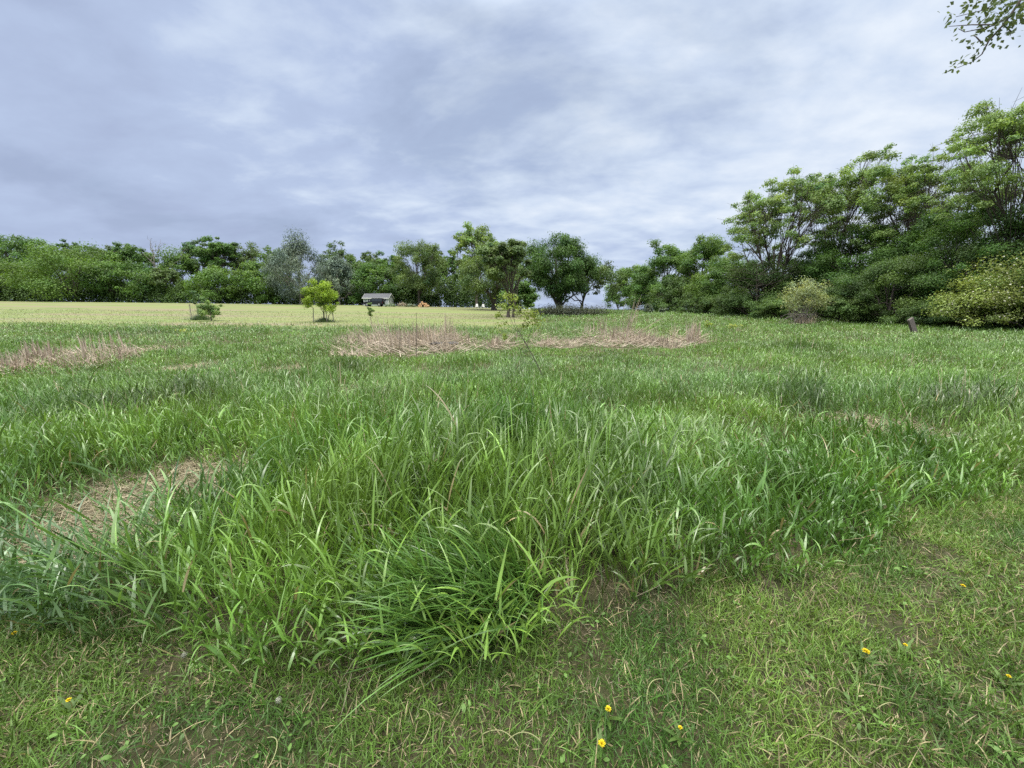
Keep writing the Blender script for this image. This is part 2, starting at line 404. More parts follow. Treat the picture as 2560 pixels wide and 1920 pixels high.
mb = MB(); tall_layer(mb, 1.2, 4.2, 560, 6, 6, 1.0); seed_heads(mb); flattened(mb)
tag(mb.build('tall_grass', M['blade']), 'tall broad bladed green grass standing at the edge of the mown path', 'tall grass', kind='stuff')
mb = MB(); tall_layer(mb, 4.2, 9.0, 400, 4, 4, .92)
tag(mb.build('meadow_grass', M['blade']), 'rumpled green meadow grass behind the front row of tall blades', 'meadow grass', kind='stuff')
def field_stubble():
    mb = MB(); x, y = scatter(28, 60, 11, -1.5, .12)
    k = field_mask(x, y); x = x[k]; y = y[k]; n = len(x)
    b = np.stack([x, y, gz(x, y) - .01], 1)
    t = fbm(x * .05, y * .35 + 3, 3)[:, None]; e = np.clip((t - .42) * 5, 0, 1)
    c = (np.array([.140, .205, .060]) * (1 - e) + np.array([.19, .185, .092]) * e) * np.exp(rng.normal(0, .2, (n, 1)))
    L = rng.uniform(.05, .12, n) * (1 + 1.6 * (rng.random(n) < np.clip(1.2 - (y - 28) / 6, .03, .6)))
    blades(mb, b, rng.uniform(0, 6.28, n), rng.uniform(.1, 1.0, n), .4, L, rng.uniform(.025, .07, n), c, nseg=2)
    tag(mb.build('field_stubble', M['blade']), 'short stubble and regrowth on the mown hay field', 'stubble', kind='stuff')
field_stubble()
mb = MB(); tall_layer(mb, 9.0, 17, 175, 3, 3, 1.3); tall_layer(mb, 17, 34, 60, 3, 3, 2.2, stems=False)
tall_layer(mb, 34, 90, 14, 3, 2, 5.0, smin=.0, smax=1.0, stems=False)
tag(mb.build('rough_grass', M['blade']), 'far unmown grass around the dead reed patches and along the right tree row', 'rough grass', kind='stuff')

# short grass, thatch and broad leaved weeds of the mown path
def path_grass():
    mb = MB()
    x, y = scatter(.55, 5.5, 11000, -1.7, 1.7); xb, yb = beside(3800); x = np.concatenate([x, xb]); y = np.concatenate([y, yb])
    k = (y < edge_y(x) + .12) & (rng.random(len(x)) < np.clip(fbm(x * 2.6 + 8, y * 2.6, 3) * 3.4 - .45 - .35 * np.exp(-((x - .45) / .55) ** 2 - ((y - 1.6) / .5) ** 2), .25, 1))
    x = x[k]; y = y[k]; n = len(x)
    base = np.stack([x, y, gz(x, y) - .004], 1)
    t = fbm(x * 1.7 + 20, y * 1.7, 3)[:, None]
    c = np.array([.058, .132, .024]) * (1 - np.clip(t * 2 - .5, 0, 1)) + np.array([.140, .232, .042]) * np.clip(t * 2 - .5, 0, 1)
    c = c * np.exp(rng.normal(0, .25, n))[:, None]
    dry = (rng.random(n) < .11)[:, None]
    c = np.where(dry, np.array([.33, .28, .16]) * np.exp(rng.normal(0, .25, n))[:, None], c)
    L = rng.uniform(.03, .085, n) * (1 + .7 * (rng.random(n) < .08))
    blades(mb, base, rng.uniform(0, 6.28, n), rng.uniform(.1, 1.15, n), rng.uniform(0, 1.2, n), L, rng.uniform(.0026, .0066, n), c, nseg=3, twist=rng.normal(0, .8, n))
    tag(mb.build('lawn_grass', M['lawnblade']), 'short mown grass blades sprinkled over the path in the foreground', 'lawn', kind='stuff')
    # straw
    mb = MB()
    def straw(x, y, lift, Lr, Wr, cols):
        n = len(x)
        b = np.stack([x, y, gz(x, y) + rng.uniform(0, lift, n)], 1)
        c = np.array(cols)[rng.integers(0, len(cols), n)] * np.exp(rng.normal(0, .22, n))[:, None]
        blades(mb, b, rng.uniform(0, 6.28, n), rng.uniform(1.25, 1.62, n), rng.normal(0, .35, n), rng.uniform(*Lr, n), rng.uniform(*Wr, n), c, nseg=2, twist=rng.normal(0, .6, n))
    tan = [(.25, .21, .13), (.32, .28, .18), (.17, .135, .085), (.22, .20, .14)]
    x, y = scatter(.55, 5.5, 1700, -1.7, 1.7); xb, yb = beside(800); x = np.concatenate([x, xb]); y = np.concatenate([y, yb])
    k = (y < edge_y(x) + .45) & (rng.random(len(x)) < np.clip(1.5 - fbm(x * 2.6 + 8, y * 2.6, 3) * 2.0, .15, 1)); x = x[k]; y = y[k]
    straw(x, y, .022, (.012, .055), (.0014, .0036), tan)
    for E, d, Lr in ((BARE[:2], 2400, (.05, .25)), (BARE[2:7], 900, (.1, .35)), (BARE[7:], 1500, (.05, .2))):
        for cx, cy, rx, ry in E:
            n = int(min(d * rx * ry * 3.14 * 1.6, 9000)); r = np.sqrt(rng.random(n)) * 1.25; a = rng.uniform(0, 6.28, n)
            straw(cx + rx * r * np.cos(a), cy + ry * r * np.sin(a), .07, Lr, (.002 + .0004 * cy, .005 + .001 * cy), [(.29, .255, .165), (.34, .305, .21), (.22, .185, .115)])
    x, y = scatter(1.3, 7, 130); k = y > edge_y(x); x = x[k]; y = y[k]
    straw(x, y, .12, (.08, .3), (.002, .006), tan)
    x, y = scatter(3.6, 15, 2.6, -1.4, 1.4); k = (fbm(x * .5 + 14, y * .5, 2) > .42) & (y > edge_y(x)); x = x[k]; y = y[k]; n = len(x)
    b = np.stack([x, y, gz(x, y)], 1)
    blades(mb, b, rng.uniform(0, 6.28, n), np.abs(rng.normal(.1, .3, n)), rng.normal(0, .15, n), np.minimum(tall_height(x, y) * rng.uniform(.9, 1.7, n), .9), .004 + .0008 * y, np.array([.36, .32, .21]) * np.exp(rng.normal(0, .2, (n, 1))), nseg=3, wbase=1, taper=2.5)
    tag(mb.build('dry_thatch', M['straw']), 'dry tan thatch and clippings lying between the green blades', 'dry grass', kind='stuff')
    # broad leaves in little rosettes
    mb = MB()
    x, y = scatter(.6, 5.0, 32, -1.7, 1.7)
    k = (y < edge_y(x) + .02) & (rng.random(len(x)) < np.clip(fbm(x * 1.4 + 70, y * 1.4, 2) * 3.5 - 1.1, .05, 1)); x = x[k]; y = y[k]
    for cx, cy in zip(x, y):
        m = rng.integers(1, 8); a = rng.uniform(0, 6.28, m); r = rng.uniform(.01, .09, m)
        p = np.stack([cx + r * np.cos(a), cy + r * np.sin(a), gz(cx + 0 * r, cy + 0 * r) + rng.uniform(.012, .045, m)], 1)
        sz = np.minimum(rng.uniform(.011, .024, m) * np.exp(rng.normal(0, .25)), .026)
        nr = np.stack([np.cos(a) * .3, np.sin(a) * .3 - .1, np.ones(m)], 1) + rng.normal(0, .25, (m, 3))
        cl = np.array([.105, .20, .042]) * np.exp(rng.normal(0, .25, (m, 1)))
        # rounded leaf: two stacked rhombs turned to each other make an eight-cornered blade
        tg = np.stack([np.cos(a), np.sin(a), 0 * a], 1)
        N = len(p); nr = nr / np.linalg.norm(nr, axis=1, keepdims=True)
        t = tg - nr * np.sum(tg * nr, 1, keepdims=True); t /= np.linalg.norm(t, axis=1, keepdims=True); b = np.cross(nr, t)
        prof = [(-.6, .08), (-.3, .27), (0, .36), (.35, .24), (.62, .03)]
        V = np.stack([np.stack([p + t * (u * sz)[:, None] + b * (w * sz * sg)[:, None] + nr * (abs(w) * .35 * sz)[:, None] for sg in (-1, 1)], 1) for u, w in prof], 1)
        bq = (np.arange(N) * 10)[:, None]; kq = np.arange(4)[None] * 2
        mb.add(V.reshape(-1, 3), np.stack([bq + kq, bq + kq + 1, bq + kq + 3, bq + kq + 2], -1).reshape(-1, 4), np.repeat(cl, 10, 0))
    tag(mb.build('broadleaf_weeds', M['lawnblade']), 'low round leaved clover and plantain scattered over the mown path', 'weeds', kind='stuff')
path_grass()

# ------------------------------------------------------------------ dead reeds
def reeds(label, parts):
    mb = MB()
    for px, py, wx, wy, h, n, lean in parts:
        cx, cy, rx, ry = ell(px, py, wx, wy); ry = max(ry, .5)
        tones = np.array([(.38, .315, .24), (.46, .395, .315), (.30, .24, .18), (.37, .31, .25)])
        wid = rng.uniform(.012, .024, n) * (.5 + cy / 18)
        k = np.sqrt(rng.random(n)); a = rng.uniform(0, 6.28, n)
        # stalks stand in loose tufts that share a lean
        nt_ = max(4, n // 28); tk = np.sqrt(rng.random(nt_)); ta = rng.uniform(0, 6.28, nt_); ti = rng.integers(0, nt_, n)
        x = cx + rx * tk[ti] * np.cos(ta[ti]) + rng.normal(0, .10 + .05 * rx, n); y = cy + ry * tk[ti] * np.sin(ta[ti]) + rng.normal(0, .18, n)
        b = np.stack([x, y, gz(x, y)], 1)
        c = tones[rng.integers(0, 4, n)] * np.exp(rng.normal(0, .14, n))[:, None] * np.exp(rng.normal(0, .16, nt_))[ti][:, None]
        tl = rng.normal(0, .16, nt_) + lean; th_ = tl[ti] + rng.normal(0, .13, n)
        fall = rng.random(n) < .22; th_ = np.where(fall, np.sign(th_ + .01) * rng.uniform(.7, 1.45, n), th_)
        az = np.where(th_ < 0, math.pi, 0) + rng.normal(0, .5, n)
        th = np.abs(th_)
        hmul = np.exp(rng.normal(0, .22, nt_))[ti] * np.maximum(1.1 - .55 * tk[ti] ** 2, .3)
        L = h * rng.uniform(.55, 1.0, n) * hmul
        blades(mb, b, az, th, np.where(rng.random(n) < .10, rng.uniform(.6, 1.9, n), rng.normal(0, .07, n)), L, wid, c, nseg=4, twist=rng.normal(0, .5, n), power=3.0, wbase=.9, taper=1.8)
        m = int(n * 1.7)                        # flattened mat
        k = np.sqrt(rng.random(m)); a = rng.uniform(0, 6.28, m)
        x = cx + rx * 1.1 * k * np.cos(a); y = cy + ry * 1.05 * k * np.sin(a)
        heap = np.maximum(1 - k ** 2, 0) * h * .26 * (.2 + 1.1 * fbm(x * 1.6, y * 1.6, 2))
        b = np.stack([x, y, gz(x, y) + heap * rng.uniform(.5, 1.05, m) + .01], 1)
        c = np.array([(.38, .32, .245), (.45, .39, .315), (.31, .25, .19)])[rng.integers(0, 3, m)] * np.exp(rng.normal(0, .12, m))[:, None]
        az = np.where(rng.random(m) < .5, math.pi, 0) + rng.normal(0, .55, m)
        blades(mb, b, az, rng.uniform(1.0, 1.62, m), rng.normal(0, .12, m), rng.uniform(.3, .75, m), rng.uniform(.010, .022, m) * (.5 + cy / 18), c, nseg=3, twist=rng.normal(0, .6, m), wbase=.9)
    return tag(mb.build('dead_reeds', M['straw']), label, 'dead reeds', kind='stuff')
reeds('large bleached dead reed patch with black plastic caught at its foot', [(1020, 872, 160, 20, 1.0, 520, -.12), (1090, 858, 90, 12, 1.45, 380, -.08), (960, 852, 90, 10, 1.1, 230, -.25), (880, 862, 60, 10, .7, 90, -.2), (1255, 866, 35, 12, .6, 90, 0)])
reeds('long low dead reed bed with two upright tan tufts on the right', [(1390, 866, 60, 8, .5, 200, 0), (1590, 862, 150, 12, .62, 420, 0), (1565, 850, 55, 8, 1.5, 170, .05), (1720, 858, 26, 8, 1.7, 140, 0), (1470, 838, 170, 10, 1.0, 50, 0), (1320, 850, 70, 8, 1.0, 50, 0), (1490, 846, 40, 8, 1.4, 40, 0)])
reeds('dead reed patch of broken stalks at the left side of the meadow', [(120, 922, 115, 20, .62, 420, .05), (205, 900, 85, 14, .95, 300, -.08), (40, 928, 45, 14, .55, 100, .1), (355, 888, 50, 8, .5, 70, 0), (290, 880, 60, 10, .9, 30, 0)])

# ------------------------------------------------------------------ trees
GREEN = dict(mid=(.094, .188, .042), bright=(.112, .205, .042), yellow=(.19, .28, .045), dark=(.090, .160, .042), willow=(.118, .185, .060),
             grey=(.145, .195, .140), blue=(.10, .185, .075), pale=(.33, .37, .185), pea=(.195, .300, .092), lime=(.25, .37, .045))

def make_tree(name, label, base, height, rx, style='dense', col='mid', leaf=.3, n=5000, group=None, cat='tree', ry=None, lean=(0, 0), trunk_r=None, K=None, fb=None, bark='bark', mat='leaf', forks=1, fill=1.0):
    base = np.asarray(base, float); ry = ry or rx * .9
    st = dict(dense=(.0, 105, .225, .68, .05), airy=(.26, 90, .19, .62, .25), locust=(.20, 210, .115, .55, .22), poplar=(.05, 110, .16, .9, .1), willow=(.16, 90, .22, .85, .2),
              shrub=(.0, 90, .19, .55, .02), bush=(.0, 40, .27, .7, .02), sapling=(.30, 26, .26, .8, .3))[style]
    fb_, K_, rc_, fz, hf = st
    fb = fb_ if fb is None else fb; K = K or K_
    seed = rng.uniform(0, 100)
    zb, zt = height * fb, height
    cz, rz = (zb + zt) / 2, (zt - zb) / 2
    cl = []
    for i in range(K):
        d = rng.normal(size=3); d /= np.linalg.norm(d)
        r = rng.uniform(.08, 1.0) ** .6 if style in ('shrub', 'bush', 'sapling') else rng.uniform(.42, 1.0) ** .7
        if style in ('locust', 'airy') and d[2] < -.55: d[2] *= -.6
        lump = (.80 + .40 * float(fbm(seed + d[0] * 1.6, seed + d[1] * 1.6, 2)) if style == 'locust' else 0) or .76 + .42 * float(fbm(seed + d[0] * 1.6 + d[2], seed + d[1] * 1.6 - d[2] * .7, 2))
        p = d * r * lump
        t = (p[2] + 1) / 2
        w = 1.0
        if style == 'poplar': w = np.interp(t, [0, .25, .6, 1], [1.0, 1.05, .72, .12])
        if style == 'locust': w = np.interp(t, [0, .5, .8, 1], [.9, 1.1, 1.05, .8])
        if style in ('dense', 'shrub', 'bush'): w = np.interp(t, [0, .2, .6, 1], [1.15, 1.15, 1.05, .75])
        top = (1 - rc_ * .4)
        if style in ('dense', 'shrub', 'bush') and p[2] < 0:      # crowns that reach the grass keep their girth to the foot
            q = math.hypot(p[0], p[1]) + 1e-6; g = min(1.0, math.sqrt(q * q + p[2] * p[2] * .9)) / q; p = p * np.array([min(g, 2.2), min(g, 2.2), 1.0])
        cl.append([p[0] * rx * w * top + lean[0] * t * height, p[1] * ry * w * top + lean[1] * t * height, np.clip(cz + p[2] * rz * top, .03 * height, height * .985)])
    cl = np.array(cl)
    z0_ = cl[:, 2].min(); cl[:, 2] = z0_ + (cl[:, 2] - z0_) * (height * .965 - z0_) / (cl[:, 2].max() - z0_)
    # ---- wood
    tm = MB(); bc = np.array([.1, .09, .08])
    R0 = trunk_r or height * .018 + .03
    nm = max(5, K // 9) if style != 'locust' else 9
    order = rng.permutation(K); mains = order[:nm]
    spl = max(1, forks)
    tops = []
    for f in range(spl):
        off = np.array([rng.normal(0, .09), rng.normal(0, .05), 0]) * rx * (f > 0) * 3 / 1.5
        hh = height * (.72 if style in ('dense', 'willow', 'poplar') else .5)
        t = np.linspace(0, 1, 8)[:, None]
        wob = np.stack([np.sin(t[:, 0] * 4 + seed + f) * .018 * height, np.cos(t[:, 0] * 3 + seed) * .018 * height, 0 * t[:, 0]], 1) * t
        fan = np.array([rng.normal(0, .13), rng.normal(0, .10), 0]) * (f > 0 or spl > 1) * height * .5
        path = off * np.array([1, 1, 0]) + np.array([lean[0], lean[1], 1.0]) * hh * t + wob + fan * t ** 1.5
        path[0, 2] -= .15
        rad = R0 * (1 - .75 * t[:, 0]) * (1.0 if f == 0 else .8); rad[0] *= 1.35
        tube(tm, path, rad, bc, 8); tops.append((path, rad))
    limbs = []
    for m in mains:
        e = cl[m]; path, rad = tops[rng.integers(0, len(tops))]
        fr = np.clip(rng.uniform(hf, .9) if e[2] > height * .3 else rng.uniform(.12, .35), .1, .95)
        kk = int(fr * 7); s0 = path[kk]
        if s0[2] > e[2] * .92: kk = max(1, int(e[2] * .55 / (height) * 7)); s0 = path[kk]
        mid = s0 * .45 + e * .55; mid[2] = s0[2] + (e[2] - s0[2]) * (.36 if style == 'locust' else .55); 
        b = bez(s0, mid, e, 8)
        b[1:-1] += rng.normal(0, .012 * height, (6, 3))
        tube(tm, b, np.linspace(rad[kk] * .62, R0 * .09, 8), bc, 6); limbs.append(b)
    for i in range(K):
        if i in mains: continue
        e = cl[i]
        dd = [np.min(np.linalg.norm(b[3:] - e, axis=1)) for b in limbs]
        b = limbs[int(np.argmin(dd))]; j = 2 + rng.integers(0, 5)
        s0 = b[j]; mid = (s0 + e) / 2 + np.array([0, 0, .04 * height]) + rng.normal(0, .02 * height, 3)
        q = bez(s0, mid, e, 5)
        tube(tm, q, np.linspace(R0 * (.10 if style == 'locust' else .16), R0 * .03, 5), bc, 4)
        if style in ('locust', 'airy', 'shrub', 'sapling'):
            for _ in range(3):
                jj = rng.integers(2, 5); s1 = q[jj]; e1 = e + rng.normal(0, 1, 3) * rc_ * rx * np.array([.8, .8, .4])
                tube(tm, np.stack([s1, (s1 + e1) / 2 + rng.normal(0, .008 * height, 3), e1]), np.array([R0 * .06, R0 * .045, R0 * .02]), bc, 3)
    root = empty(name, base, label, cat, group)
    tm.build('trunk', M[bark], root)
    # ---- leaves
    lm = MB()
    if group == GR: n = int(n * 1.4); leaf = leaf * .84
    n = int(n * (1.45 if style == 'locust' else 2.5)); leaf = leaf * 1.12
    rc = rc_ * .86 * rx * np.exp(rng.normal(0, .28, K))
    wgt = rc ** 2; cnt = np.maximum((n * wgt / wgt.sum()).astype(int), 8)
    idx = np.repeat(np.arange(K), cnt); m = len(idx)
    d = rng.normal(size=(m, 3)); d /= np.linalg.norm(d, axis=1, keepdims=True)
    rr = rng.random(m) ** (.45) * (.8 + .5 * rng.random(m) ** 3)
    off = d * rr[:, None] * rc[idx][:, None] * np.array([1, 1, fz])
    if style == 'locust': off[:, 2] -= .18 * (off[:, 0] ** 2 + off[:, 1] ** 2) / np.maximum(rc[idx], .01)
    pos = cl[idx] + off
    pos[:, 2] = np.maximum(pos[:, 2], .02 * height + rng.random(m) * .05 * height)
    up = np.array([0, 0, 1.0])
    nr = d * .8 + up * .65 + rng.normal(0, .45, (m, 3))
    tang = None
    if style == 'willow': tang = rng.normal(0, .35, (m, 3)) + np.array([0, 0, -1.0])
    if style == 'poplar': tang = rng.normal(0, .4, (m, 3)) + np.array([0, 0, 1.0])
    c0 = np.array(GREEN[col]) if isinstance(col, str) else np.array(col)
    cf = np.exp(rng.normal(0, .16, K)); yf = rng.normal(0, .10, K)
    c = c0[None] * cf[idx][:, None] * np.exp(rng.normal(0, .16, m))[:, None]
    c = c * (1 + np.stack([yf[idx], yf[idx] * .5, -yf[idx] * .4], 1))
    sz = leaf * rng.uniform(.6, 1.35, m)
    cards(lm, pos, nr, sz, .45 if style in ('willow', 'poplar') else .72, c, tang)
    lm.build('crown', M[mat], root, smooth=False)
    return root

def place(px, top, wpx, Y, name, label, style, col, n, leaf, group=None, **k):
    g = at(px, 775, Y); x = g[0]; z = float(gz(x, Y))
    h = at(px, top, Y)[2] - z
    rx = wpx / 2 / F * Y * (1.25 if Y > 20 and group and group != GM else 1.1)
    return make_tree(name, label, (x, Y, z - .05), h, rx, style, col, leaf, n, group, **k)

GL = 'trees along the far edge of the mown field'; GM = 'trees in the middle of the meadow'; GR = 'trees along the right edge of the meadow'
for a in [
    (-14, 556, 90, 128, 'tall_tree', 'tall pale tree whose tip just enters at the left margin of the far tree line', 'airy', 'blue', 2500, .5),
    (55, 590, 130, 122, 'broadleaf_tree', 'broad dark tree at the left end of the far tree line, behind a yellowish one', 'dense', 'mid', 5000, .42),
    (8, 632, 120, 106, 'broadleaf_tree', 'low yellow green tree at the far left of the field edge', 'dense', 'bright', 5000, .36),
    (128, 592, 110, 120, 'broadleaf_tree', 'rounded tree rising left behind the big bright round tree', 'dense', 'mid', 4500, .42),
    (200, 610, 190, 104, 'maple_tree', 'biggest bright round maple like tree at the left, leafy down to the field', 'dense', 'bright', 9500, .34),
    (212, 596, 60, 126, 'broadleaf_tree', 'small dark crown peeping over the biggest round tree', 'airy', 'blue', 2000, .45),
    (286, 612, 95, 122, 'broadleaf_tree', 'thin topped tree just right of the biggest bright round tree', 'airy', 'willow', 3600, .42),
    (350, 606, 95, 118, 'broadleaf_tree', 'dark pointed tree left beside the bare dead snag', 'airy', 'mid', 4200, .42),
    (332, 656, 130, 105, 'broadleaf_tree', 'low rounded tree below the pointed one with a pale dead limb in it', 'dense', 'mid', 6000, .34),
    (460, 636, 100, 116, 'broadleaf_tree', 'low yellowish crown right behind the bare dead snag', 'dense', 'bright', 4500, .40),
    (420, 668, 70, 106, 'broadleaf_tree', 'narrow twiggy tree with grey dead branches below the snag', 'airy', 'willow', 2200, .36),
    (524, 594, 90, 124, 'poplar_tree', 'first of two tall ragged peaks above the left tree line', 'airy', 'blue', 4200, .42),
    (572, 589, 80, 120, 'poplar_tree', 'second taller ragged peak left of the silver tree group', 'airy', 'mid', 4200, .42),
    (548, 668, 110, 104, 'broadleaf_tree', 'low bright round tree behind the caged sapling', 'dense', 'bright', 5200, .34),
    (640, 602, 100, 126, 'broadleaf_tree', 'open lacy tree with sky showing through, left of the silver tree', 'airy', 'willow', 2600, .40),
    (652, 655, 100, 104, 'broadleaf_tree', 'bright yellow green tree touching the left flank of the silver tree', 'dense', 'bright', 5200, .34),
    (700, 612, 80, 124, 'broadleaf_tree', 'green crown right behind the left shoulder of the silver tree', 'dense', 'bright', 3200, .40),
    (855, 596, 80, 126, 'broadleaf_tree', 'dark tufted crown sticking up right of the silver tree', 'airy', 'dark', 1500, .42),
    (868, 640, 90, 120, 'broadleaf_tree', 'dark rounded tree under the tufted crown beside the silver tree', 'dense', 'dark', 3500, .42),
    (945, 660, 110, 103, 'maple_tree', 'dark green dense tree standing right behind the shed', 'dense', 'mid', 6500, .32),
    (930, 626, 90, 124, 'broadleaf_tree', 'even topped back row tree above the shed', 'airy', 'willow', 3200, .42),
    (985, 628, 80, 124, 'broadleaf_tree', 'back row tree between the shed and the drooping willow', 'airy', 'mid', 3000, .42),
    (1048, 606, 120, 98, 'willow_tree', 'large drooping willow right of the shed with dark trunk showing', 'willow', 'willow', 8000, .36),
    (1096, 622, 60, 118, 'broadleaf_tree', 'slim crown between the drooping willow and the next back row tree', 'airy', 'willow', 2000, .4),
    (1138, 624, 80, 116, 'broadleaf_tree', 'back row tree left of the lacy tall tree, above the white chairs', 'airy', 'mid', 3200, .4),
    (1192, 560, 110, 100, 'cottonwood_tree', 'tall lacy light tree rising above the spreading willow', 'airy', 'pea', 3800, .36),
    (1130, 690, 110, 112, 'broadleaf_tree', 'low dark tree behind the white lawn chairs', 'dense', 'dark', 4200, .36),
    (1030, 700, 90, 108, 'broadleaf_tree', 'low dark tree behind the log pile', 'dense', 'dark', 3600, .36),
]:
    place(*a, group=GL)
place(755, 588, 190, 98, 'silver_poplar', 'silver grey leaved poplar with feathery upright branches, left of the shed', 'poplar', 'grey', 10000, .34, GL, mat='silver', bark='greybark')
place(850, 640, 120, 99, 'silver_poplar', 'lower silver grey poplar on the right flank of the larger silver one', 'poplar', 'grey', 6000, .34, GL, mat='silver', bark='greybark')

GM = 'trees in the middle of the meadow'
place(1235, 615, 185, 80, 'spreading_willow', 'wide spreading willow with thick pale trunk beside the white chairs', 'willow', 'willow', 11000, .30, GM, trunk_r=.55, fb=.18)
place(1270, 598, 125, 50, 'dark_stemmed_tree', 'tree with two dark leaning stems in front of the spreading willow', 'airy', 'willow', 7500, .22, GM, trunk_r=.22, forks=2, fb=.34)
place(1302, 705, 80, 66, 'field_bush', 'round green bush between the spreading willow and the lone round tree', 'bush', 'mid', 3500, .26, GM, cat='bush')
place(1395, 577, 172, 56, 'round_crowned_tree', 'lone round crowned tree on several dark stems against the sky gap', 'willow', (.072, .150, .036), 15000, .23, GM, trunk_r=.30, forks=2, fb=.12, K=130)
place(1450, 640, 170, 60, 'slanting_tree', 'lower tree slanting to the right out of the lone round crown', 'airy', 'willow', 5500, .23, GM, trunk_r=.22, forks=2, fb=.14, lean=(.12, 0))

GR = 'trees along the right edge of the meadow'
for a, k in [
    ((1582, 664, 105, 88, 'edge_tree', 'outermost low yellow green tree of the right tree row, beside the sky gap', 'dense', 'bright', 6500, .30), {}),
    ((1545, 705, 50, 100, 'edge_tree', 'thin pale sapling sized tree at the open end of the right tree row', 'airy', 'blue', 900, .34), {}),
    ((1660, 600, 120, 76, 'edge_tree', 'tall dense tree, second in the right tree row from the sky gap', 'dense', 'mid', 9500, .28), {}),
    ((1745, 590, 120, 70, 'edge_tree', 'bright leafy tree left of the first flat topped locust', 'dense', 'bright', 9500, .26), {}),
    ((1690, 690, 110, 68, 'edge_tree', 'dark low tree hanging over the grass below the tall dense one', 'dense', 'dark', 6000, .24), {}),
    ((1805, 640, 130, 58, 'edge_tree', 'light green tree with layered boughs left of the locust trunk', 'dense', 'bright', 10000, .20), {}),
    ((1935, 420, 235, 46, 'locust_tree', 'first flat topped locust with forked dark trunk above the pale bush', 'locust', 'pea', 15000, .19), dict(trunk_r=.30, fb=.22, forks=2)),
    ((2120, 362, 230, 43, 'locust_tree', 'second taller lacy locust leaning left in the right tree row', 'locust', 'pea', 15000, .18), dict(trunk_r=.26, fb=.22, lean=(-.05, 0), forks=2)),
    ((2275, 345, 215, 38, 'locust_tree', 'third lacy locust with tallest even top before the nearest tree', 'locust', 'pea', 14000, .16), dict(trunk_r=.24, fb=.24)),
    ((2530, 135, 330, 27, 'locust_tree', 'nearest and tallest tree at the right margin with long dark boughs', 'locust', 'pea', 27000, .13), dict(trunk_r=.30, fb=.26)),
    ((1890, 650, 150, 47, 'understorey_tree', 'dark understorey tree with bare twigs under the first locust', 'dense', 'dark', 11000, .17), {}),
    ((2010, 620, 170, 48, 'understorey_tree', 'dense mid green tree right behind the first locust trunk', 'dense', 'mid', 12000, .18), {}),
    ((2120, 560, 190, 41, 'understorey_tree', 'leafy tree filling the row under the second locust', 'dense', 'mid', 14000, .16), {}),
    ((2100, 720, 150, 34, 'understorey_shrub', 'low dark shrub right of the pale bush at the grass edge', 'shrub', 'dark', 9500, .13), dict(cat='shrub')),
    ((2225, 640, 190, 32, 'understorey_tree', 'dark small leaved tree behind the leaning post', 'dense', 'dark', 14000, .12), {}),
    ((2300, 520, 190, 35, 'understorey_tree', 'bright leafed tree high above the leaning post', 'dense', 'mid', 13000, .14), {}),
    ((2420, 500, 200, 29, 'understorey_tree', 'olive green tree above the flowering shrub', 'dense', 'mid', 14000, .12), {}),
    ((2570, 480, 200, 27, 'understorey_tree', 'brownish green tree at the right margin behind the flowering shrub', 'dense', 'willow', 12000, .12), {}),
    ((1780, 735, 110, 56, 'understorey_shrub', 'dark shrub at the grass edge left of the bare twig tangle', 'shrub', 'dark', 5000, .18), dict(cat='shrub')),
    ((1955, 735, 130, 40, 'understorey_shrub', 'shadowy shrub directly behind the pale bush', 'shrub', 'dark', 7000, .14), dict(cat='shrub')),
    ((2340, 745, 130, 27.5, 'understorey_shrub', 'dark shrub between the leaning post and the flowering shrub', 'shrub', 'dark', 7500, .10), dict(cat='shrub')),
    ((2680, 400, 300, 25, 'understorey_tree', 'thick tree just beyond the right margin of the photo', 'dense', 'mid', 12000, .13), {}),
]:
    place(*a, group=GR, **k)

# second line behind the right row, read as one dark wood
def wood(name, label, pts, h, n, leaf, col, seedh=.6):
    mb = MB()
    for px, Y, hh in pts:
        g = at(px, 775, Y); x0 = g[0]
        m = n // len(pts)
        d = rng.normal(size=(m, 3)); d /= np.linalg.norm(d, axis=1, keepdims=True)
        r = rng.random(m) ** .5
        w = hh * .45
        p = np.stack([x0 + d[:, 0] * r * w * 1.3, Y + d[:, 1] * r * w, 0 * r], 1)
        hz_ = rng.random(m) ** .8; q_ = np.sqrt(np.maximum(1 - hz_ ** 2, .02)) * rng.random(m) ** .35; a_ = rng.uniform(0, 6.28, m)
        d = np.stack([np.cos(a_) * q_, np.sin(a_) * q_, hz_ * .8], 1)
        p[:, 0] = x0 + d[:, 0] * w * 1.5; p[:, 1] = Y + d[:, 1] * w * 1.2
        p[:, 2] = gz(p[:, 0], p[:, 1]) + hz_ * hh * (.55 + .75 * fbm(p[:, 0] * .7, p[:, 1] * .7, 2))
        c = np.array(GREEN[col]) * np.exp(rng.normal(0, .2, (m, 1)))
        cards(mb, p, d * .7 + np.array([0, 0, .6]) + rng.normal(0, .4, (m, 3)), leaf * rng.uniform(.6, 1.3, m), .6, c)
    tag(mb.build(name, M['leaf'], smooth=False), label, 'undergrowth', kind='stuff')
wood('undergrowth', 'dark brushy undergrowth closing the foot of the far tree line', [(px, 104.5 + (px * 7 % 7), 4.2 + (px * 13 % 20) / 9) for px in range(-40, 1330, 32)], 5, 90000, .46, 'dark')
wood('underbrush', 'dark brush filling the ground under the right tree row', [(1600, 80, 5), (1650, 74, 5), (1700, 68, 4.5), (1740, 62, 4.5), (1800, 57, 4), (1850, 52, 4), (1900, 50, 4), (1950, 48, 4), (2000, 46, 4), (2050, 44, 4), (2100, 42, 4), (2150, 40, 4),
                  (2210, 37, 4), (2270, 34, 4), (2330, 32, 4), (2400, 30, 4), (2470, 28.5, 4), (2540, 27, 4), (2620, 26, 4)], 5, 90000, .2, 'dark')

